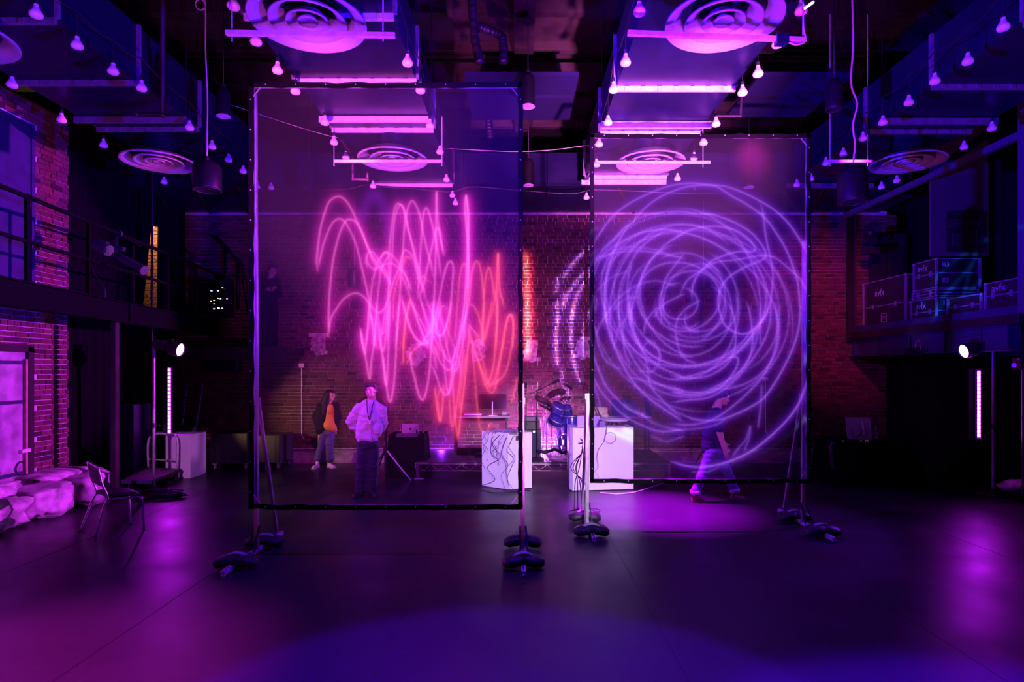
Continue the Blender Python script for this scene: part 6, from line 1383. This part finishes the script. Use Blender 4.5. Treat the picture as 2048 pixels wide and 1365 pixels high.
# --- walking man
Y3 = 9.13
def w3(px, py, dy=0): p = P(px, py, Y3); p.y += dy; return p
pe = thing('person', 'person in a dark T-shirt and cuffed jeans striding past behind the violet ring screen', 'person', (w3(1435, 1000).x, Y3, 0))
hc = w3(1446, 796); B = Blob(); wf, Rh = head(B, hc, (1, -.18, -.34)); B.cap(hc + Vector((-.05, 0, -.05)), .058, w3(1432, 818), .068)
B.ell(w3(1428, 855), (.10, .13, .24)); B.cap(w3(1426, 880), .13, w3(1425, 900), .135)
B.chain([(w3(1426, 828, -.15), .058), (w3(1432, 868, -.19), .048), (w3(1440, 896, -.20), .034)]); hand(B, w3(1440, 896, -.2), (.35, 0, -1), (0, 1, 0), 1, 1.05, .7)
B.chain([(w3(1430, 828, .16), .06), (w3(1442, 865, .18), .045), (w3(1455, 890, .16), .032)]); hand(B, w3(1455, 890, .16), (.5, 0, -.9), (0, -1, 0), -1, 1.0, .7)
B.chain([(w3(1423, 905, -.07), .10), (w3(1406, 943, -.07), .062), (w3(1389, 982, -.07), .042)]); B.chain([(w3(1428, 905, .07), .10), (w3(1454, 940, .07), .062), (w3(1472, 985, .07), .042)])
B.build('body', M_skin, pe, .010, 2); eyes(wf, Rh, pe)
B = Blob(); B.ell(wf(0, -.035, .05), (.09, .105, .09)); B.ell(wf(0, .04, .085), (.07, .05, .035)); B.ell(wf(0, -.07, -.02), (.075, .05, .06)); B.build('hair', M_hair, pe, .009, 3, .008)
B = Blob(); B.cap(w3(1430, 832), .13, w3(1424, 872), .15); B.cap(w3(1430, 826, -.10), .085, w3(1430, 826, .10), .085); B.cap(w3(1424, 884), .15, w3(1423, 896), .15); B.cap(w3(1426, 830, -.16), .09, w3(1430, 852, -.195), .086); B.cap(w3(1431, 830, .16), .078, w3(1436, 846, .18), .07)
B.build('t_shirt', mat('navy_shirt', (.02, .018, .07), .9), pe, .011, 3, .010)
B = Blob(); B.ell(w3(1425, 902), (.135, .17, .11)); B.chain([(w3(1422, 906, -.07), .115), (w3(1405, 943, -.07), .085), (w3(1390, 978, -.07), .070)]); B.chain([(w3(1430, 906, .07), .115), (w3(1455, 940, .07), .085), (w3(1470, 978, .07), .070)])
B.build('jeans', mat('violet_denim', (.10, .08, .22), .8, var=.25, scale=10), pe, .011, 3, .010)
for a in ((1388, -.07), (1472, .07)): MB().lathe(w3(a[0], 983, a[1]), [(.078, -.03), (.080, .03), (.070, .03), (.068, -.03)], 20, True).build('cuff', mat('pale_denim', (.40, .34, .46), .8), pe)
M_bt = mat('brown_boot', (.22, .08, .06), .4)
shoe(pe, w3(1384, 1003, -.07), w3(1407, 1003, -.08), M_bt, 'boot', .10); shoe(pe, w3(1468, 1003, .07), w3(1492, 1003, .06), M_bt, 'boot', .10)
# --- dim figure on the landing
Y4 = 12.35
def w4(px, py, dy=0): p = P(px, py, Y4); p.y += dy; return p
pe = thing('person', 'dim person in black with a phone, high on the landing behind the gauze', 'person', (w4(543, 697).x, Y4, 2.46))
hc = w4(545, 543); B = Blob(); wf, Rh = head(B, hc, (.5, -1, -.35)); B.cap(hc, .055, w4(541, 560), .065); B.ell(w4(538, 590), (.17, .11, .28)); B.chain([(w4(525, 565), .06), (w4(523, 590), .045), (w4(545, 581, -.22), .032)]); B.chain([(w4(554, 565), .06), (w4(558, 590), .045), (w4(552, 581, -.24), .032)])
hand(B, w4(545, 581, -.22), (1, -.3, .1), (0, -1, 0), 1); hand(B, w4(552, 581, -.24), (.6, -.6, .1), (0, 1, 0), -1)
for s_ in (-1, 1): B.chain([(w4(538 + s_ * 9, 625), .09), (w4(538 + s_ * 10, 655), .06), (w4(538 + s_ * 11, 688), .04)])
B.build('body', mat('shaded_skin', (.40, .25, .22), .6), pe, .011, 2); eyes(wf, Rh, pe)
B = Blob(); B.ell(wf(0, -.03, .05), (.09, .10, .085)); B.build('hair', M_hair, pe, .01, 2)
B = Blob(); B.ell(w4(538, 585), (.20, .14, .30)); B.cap(w4(525, 564), .08, w4(553, 564), .08); B.cap(w4(538, 610), .16, w4(538, 622), .16); B.chain([(w4(524, 565), .075), (w4(522, 590), .062), (w4(540, 582, -.18), .05)]); B.chain([(w4(555, 565), .075), (w4(559, 590), .06), (w4(553, 583, -.18), .05)]); B.build('jumper', M_blackm, pe, .012, 3, .008)
B = Blob(); B.ell(w4(538, 622), (.17, .13, .12))
for s_ in (-1, 1): B.chain([(w4(538 + s_ * 8, 625), .11), (w4(538 + s_ * 9, 655), .09), (w4(538 + s_ * 10, 686), .075)])
B.build('trousers', M_blackm, pe, .012, 3, .008)
for s_ in (-1, 1):
    b = Blob(); p = w4(538 + s_ * 11, 692); p.z = 2.51; b.cap(p, .045, p + Vector((.02, -.18, 0)), .04); b.build('shoe', M_blackm, pe, .01, 1)
tag(MB().box(w4(556, 577, -.30), (.075, .012, .14), Matrix.Rotation(.5, 3, 'X')).build('phone', M_black, loc=w4(556, 577, -.30)), 'dark phone held by the dim figure on the landing', 'phone')
